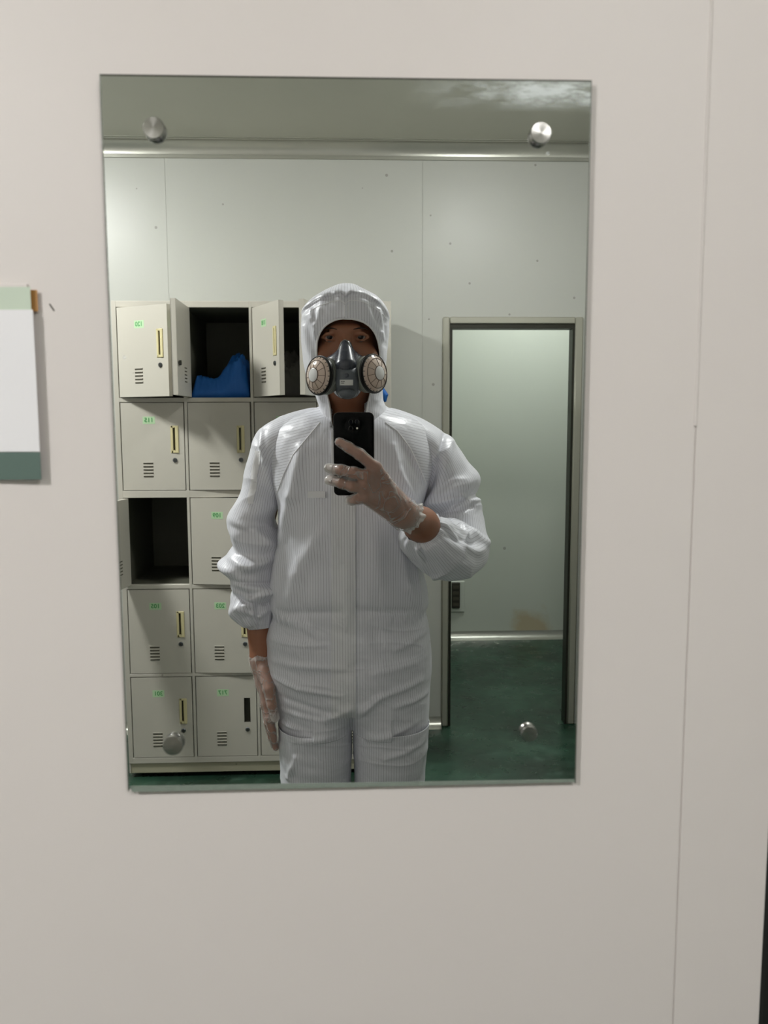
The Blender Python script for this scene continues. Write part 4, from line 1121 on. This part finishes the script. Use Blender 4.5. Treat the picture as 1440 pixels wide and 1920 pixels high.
surf_tube('seam', [(569, 592), (582, 583), (600, 573), (625, 565), (638, 563), (647, 569), (657, 563), (680, 565), (700, 576), (716, 588), (725, 598)], .0009, bvh_h, M['trim'], hood)

bvh_c = BVHTree.FromPolygons([tuple(v) for v in CVa], [tuple(int(q) for q in f) for f in CFa])
# raglan seams
for pts in ([(600, 792), (575, 822), (550, 852), (532, 888), (519, 925)], [(722, 792), (745, 808), (768, 838), (785, 872), (800, 908)]):
    surf_tube('raglan_seam', pts, .0012, bvh_c, M['trim'], cover)
# placket: a stitched flap following the front
def patch(name, x0, x1, y0, y1, nx_, ny_, lift, parent, mat=None, wob=0.0, skew=0.0, edge=.0):
    V = []; ok = True; U = []
    for j in range(ny_+1):
        for i in range(nx_+1):
            y_ = y0+(y1-y0)*j/ny_; x_ = x0+(x1-x0)*i/nx_+skew*(y_-y0)/(y1-y0)+wob*math.sin(j*.5+i)
            h = hood_hit(x_, y_, bvh_c)
            p = h[0] if h[0] is not None else (Vector(V[-1])+Vector((0, lift, 0)) if V else Vector(A(x_, y_, 1.93)))
            V.append(tuple(p+Vector((0, -lift, 0)))); U.append((p[0]+.001, p[2]))
    n1 = len(V); k = nx_+1
    V += [(p[0], p[1]+lift+.0006, p[2]) for p in V]; U += U
    F = []
    for j in range(ny_):
        for i in range(nx_):
            a = j*k+i; F.append((a, a+k, a+k+1, a+1)); F.append((n1+a, n1+a+1, n1+a+k+1, n1+a+k))
    for j in range(ny_):
        a = j*k; F.append((a, n1+a, n1+a+k, a+k)); a = j*k+nx_; F.append((a, a+k, n1+a+k, n1+a))
    for i in range(nx_):
        F.append((i, i+1, n1+i+1, n1+i)); a = ny_*k+i; F.append((a, n1+a, n1+a+1, a+1))
    return mesh(name, V, F, mat or M['cloth'], parent, uv=U, smooth=False)
pl = patch('zipper_placket', 621, 667, 806, 1346, 14, 180, .0042, cover, M['placket'])
pl.data.polygons.foreach_set('use_smooth', [True]*len(pl.data.polygons)); pl.data.set_sharp_from_angle(angle=math.radians(50))
surf_tube('placket_stitching', [(628, 950), (638, 1100), (644, 1200), (648, 1340)], .0005, bvh_c, M['trim'], pl, lift=.003)
patch('chest_loop', 577, 610, 921, 933, 10, 4, .0065, cover, M['trim'])
patch('sleeve_pocket', 478, 490, 845, 944, 5, 26, .004, cover, M['trim'], wob=1.0, skew=-14)

# ------------------------------------------------------------------ respirator
def mpt(px, py, d): return A(px, py, d)
mk = [(cone(mpt(648, 648, 1.758), mpt(649, 686, 1.732), .013, .024), .02, '+'),
      (ell(mpt(649, 704, 1.775), (.034, .055, .036)), .015, '+'),
      (ell(mpt(651, 728, 1.762), (.030, .040, .024)), .02, '+'),
      (cone(mpt(640, 676, 1.775), mpt(610, 690, 1.800), .022, .018), .02, '+'), (cone(mpt(656, 676, 1.775), mpt(688, 690, 1.800), .022, .018), .02, '+'),
      (cone(mpt(640, 708, 1.775), mpt(622, 708, 1.80), .022, .024), .012, '+'), (cone(mpt(660, 707, 1.775), mpt(678, 707, 1.80), .022, .024), .012, '+')]
Vm, Fm = sdf_mesh(mk, .002, (-.09, 1.66, 1.42), (.08, 1.86, 1.66))
resp = mesh('respirator', Vm, Fm, [M['maskdark']], person)
# outer shell: grey plate with the nose ridge left dark
sh = [(ell(mpt(651, 712, 1.727), (.022, .020, .028)), .012, '+'), (cone(mpt(634, 690, 1.742), mpt(643, 712, 1.728), .006, .011), .010, '+'), (cone(mpt(667, 690, 1.742), mpt(658, 712, 1.728), .006, .011), .010, '+'),
      (cone(mpt(641, 735, 1.735), mpt(661, 735, 1.735), .013, .013), .012, '+'), (cone(mpt(644, 710, 1.735), mpt(657, 710, 1.735), .020, .020), .012, '+')]
sh += [(cone(mpt(619, 676, 1.752), mpt(632, 688, 1.733), .0045, .0065), .006, '+'), (cone(mpt(632, 688, 1.733), mpt(642, 702, 1.716), .0065, .010), .008, '+'),
       (cone(mpt(682, 675, 1.752), mpt(668, 688, 1.733), .0045, .0065), .006, '+'), (cone(mpt(668, 688, 1.733), mpt(658, 702, 1.716), .0065, .010), .008, '+')]
Vs_, Fs_ = sdf_mesh(sh, .0018, (-.09, 1.66, 1.42), (.08, 1.82, 1.62))
shell = mesh('front_shell', Vs_, Fs_, M['maskgrey'], resp)
bvh_s = BVHTree.FromPolygons([tuple(v) for v in np.concatenate([Vm, Vs_])], [tuple(int(q) for q in f) for f in np.concatenate([Fm, Fs_+len(Vm)])])
def shit(px, py, lift=0.0):
    h = hood_hit(px, py, bvh_s); return (h[0] if h[0] is not None else Vector(A(px, py, 1.71)))+Vector((0, -lift, 0))
# exhalation valve cover
c = mpt(651.5, 737, 1.712); b = MB()
V = []; F = []
for k, (sc_, dp) in enumerate(((1.0, .010), (1.0, .002), (.93, -.002), (.55, -.006), (.02, -.0072))):
    for q in range(36):
        a = 2*PI*q/36; V.append((c[0]+.0195*sc_*math.cos(a)*(1 if math.sin(a) > 0 else 1), c[1]+dp, c[2]+.0125*sc_*math.sin(a)*(1.0 if math.sin(a) < 0 else .75)))
for k in range(4):
    for q in range(36): F.append((k*36+q, k*36+(q+1) % 36, (k+1)*36+(q+1) % 36, (k+1)*36+q))
F.append(tuple(range(36))); b.add(V, F); b.build('exhale_valve', M['maskgrey'], resp, True)
b = MB(); b.lathe([(.0048, -.004), (.0048, .0006), (.0042, .001), (.0003, .001)], shit(650, 704), (0, -1, 0), 24); b.build('round_emblem', M['maskdark'], resp, True)
# nose bridge rim (clear lip catching the light)
b = MB(); rim_ = [shit(x_, y_, .0004) for x_, y_ in ((634, 656), (638, 648), (641, 641), (645, 638), (649, 638), (653, 642), (657, 650))]
b.tube(rim_, .0011, 8); b.build('nose_rim', M['maskolive'], resp, True)
# label with print
lb = MB(); V = []; F = []
for j in range(5):
    for i in range(9):
        V.append(tuple(shit(637+25*i/8, 712+10.5*j/4, .0006)))
for j in range(4):
    for i in range(8): a = j*9+i; F.append((a, a+9, a+10, a+1))
lbo = mesh('label', V, F, M['label'], resp)
def print_row(y0, widths):
    """tiny printed characters, too small to read in the photo"""
    b = MB(); x = 639.5
    for w_ in widths:
        p = shit(x, y0, .0012); b.box(p[0], p[0]+w_*.00095, p[1]-.0002, p[1]+.0002, p[2]-.0011, p[2]+.0011); x += w_+.5
    b.build('label_print', M['labelink'], lbo)
print_row(715.2, (1.4, 1.2, 1.5, 1.3)); print_row(718.6, (.8, 1.1, 1.4, 1.2))

# filter cartridges
def filt(cx_, cy_, cd, axis):
    ax = Vector(axis).normalized(); c = Vector(A(cx_, cy_, cd)); Rf = .0415
    root = MB(); root.lathe([(.030, -.042), (.033, -.030), (.037, -.024), (.0395, -.018), (.0395, -.010), (.0378, -.009), (.0378, -.006), (.0398, -.005), (.0398, .001)], c, ax, 40)
    f = root.build('filter_holder', M['maskolive'], resp, True)
    b = MB(); b.lathe([(.0385, .0005), (Rf+.0008, .001), (Rf+.001, .0058), (Rf-.002, .0065), (Rf-.002, .003)], c, ax, 48, caps=True)
    b.build('filter_rim', M['maskblack'], resp, True)
    def dome(r): # height of dome at radius r
        t = r/Rf; return .006+.0165*(1-t**2.6)
    b = MB(); rr = [Rf-.001, Rf-.004, Rf-.008, Rf*.7, Rf*.55, Rf*.4, .0]
    b.lathe([(max(r, .0003), dome(r)) for r in rr], c, ax, 48, caps=False)
    cv = b.build('filter_cover', M['filter'], resp, True)
    b = MB(); r0 = .0145
    b.lathe([(r0, dome(r0)-.001), (r0, dome(r0)+.0012), (r0*.85, dome(0)+.0012), (.0003, dome(0)+.0014)], c, ax, 32, caps=False); b.build('centre_disc', M['filterdisc'], resp, True)
    u = ax.cross(Vector((0, 0, 1))).normalized(); v = ax.cross(u)
    b = MB()
    for k in range(11):
        a = 2*PI*k/11+.2; dr = u*math.cos(a)+v*math.sin(a)
        b.tube([c+dr*r+ax*(dome(r)+.0003) for r in (.0148, .021, .027, .0315)], .0005, 6)
    for k in range(22):
        a = 2*PI*k/22+.2; dr = u*math.cos(a)+v*math.sin(a)
        b.tube([c+dr*r+ax*(dome(r)+.0003) for r in (.036, .0400, .0412)], .0007, 6, 1)
    for r, q in ((.0150, .0010), (.0315, .0009), (.0398, .0016)):
        b.tube([c+(u*math.cos(a)+v*math.sin(a))*r+ax*(dome(r)+.0002) for a in np.linspace(0, 2*PI, 49)], q, 6, 1 if r > .035 else 0)
    b.build('cover_ribs', [M['rib'], M['maskblack']], resp, True)
filt(602, 704.5, 1.742, (-.74, -.67, .04)); filt(697.5, 701, 1.742, (.74, -.67, .04))
# head straps
for pts in ([(610, 690, 1.800), (597, 674, 1.825), (590, 660, 1.87)], [(690, 690, 1.800), (704, 674, 1.825), (711, 660, 1.87)]):
    b = MB(); b.tube([mpt(*p) for p in pts], .004, 8, flat=.4); b.build('strap', M['maskblack'], resp, True)

# ------------------------------------------------------------------ phone
pc = A(663.5, 851.5, PH0); hw, hh, th_ = .0385, .0785, .0088
phx = pc[0]; phz = pc[2]
ph = empty('smartphone', R((phx, PH0, phz-hh)))
tag(ph, 'black smartphone held upright in the gloved raised hand', 'phone')
def rrect(w_, h_, r, n=8):
    out = []
    for cx_, cz_, a0 in ((w_-r, h_-r, 0), (-w_+r, h_-r, PI/2), (-w_+r, -h_+r, PI), (w_-r, -h_+r, 3*PI/2)):
        for k in range(n+1): a = a0+PI/2*k/n; out.append((cx_+r*math.cos(a), cz_+r*math.sin(a)))
    return out
def slab(mb, w_, h_, r, prof, cx_, cz_, d0):
    """prof: (inset, depth) rows"""
    V = []; F = []; n = None
    for ins, dd in prof:
        ring = rrect(w_-ins, h_-ins, max(r-ins, .001)); n = len(ring); V += [(cx_+a, d0+dd, cz_+b_) for a, b_ in ring]
    for i in range(len(prof)-1):
        for k in range(n): F.append((i*n+k, i*n+(k+1) % n, (i+1)*n+(k+1) % n, (i+1)*n+k))
    F.append(tuple(range(n))); F.append(tuple((len(prof)-1)*n+k for k in range(n))); mb.add(V, F)
b = MB(); slab(b, hw, hh, .010, [(.002, .0), (.0004, .0012), (0, .003), (0, th_-.003), (.0006, th_-.001), (.002, th_)], phx, phz, PH0); b.build('case', M['phonecase'], ph, True)
b = MB(); slab(b, hw-.0022, hh-.0022, .008, [(.0006, -.0005), (0, -.0002), (0, .001)], phx, phz, PH0); b.build('back_glass', M['phone'], ph, True)
b = MB(); slab(b, hw-.002, hh-.002, .008, [(.0, th_-.001), (.0002, th_+.0004)], phx, phz, PH0); b.build('screen', M['lens'], ph, True)
lc = (0.0005, PH0, phz+hh-.024)
b = MB(); b.lathe([(.0165, 0), (.0165, .0012), (.0158, .0017), (.0003, .0017)], lc, (0, -1, 0), 48); cm = b.build('camera_bump', M['phone'], ph, True)
for dx, dz in ((-.006, .006), (.006, .006), (-.006, -.006)):
    b = MB(); b.lathe([(.0042, 0), (.0042, .0007), (.0036, .0008), (.0032, .0003), (.0003, .0003)], (lc[0]+dx, PH0-.0017, lc[2]+dz), (0, -1, 0), 24); b.build('camera_lens', M['lens'], cm, True)
b = MB(); b.lathe([(.0019, 0), (.0019, .0006), (.0003, .0007)], (lc[0]+.006, PH0-.0017, lc[2]-.006), (0, -1, 0), 16); b.build('flash', M['flash'], cm, True)
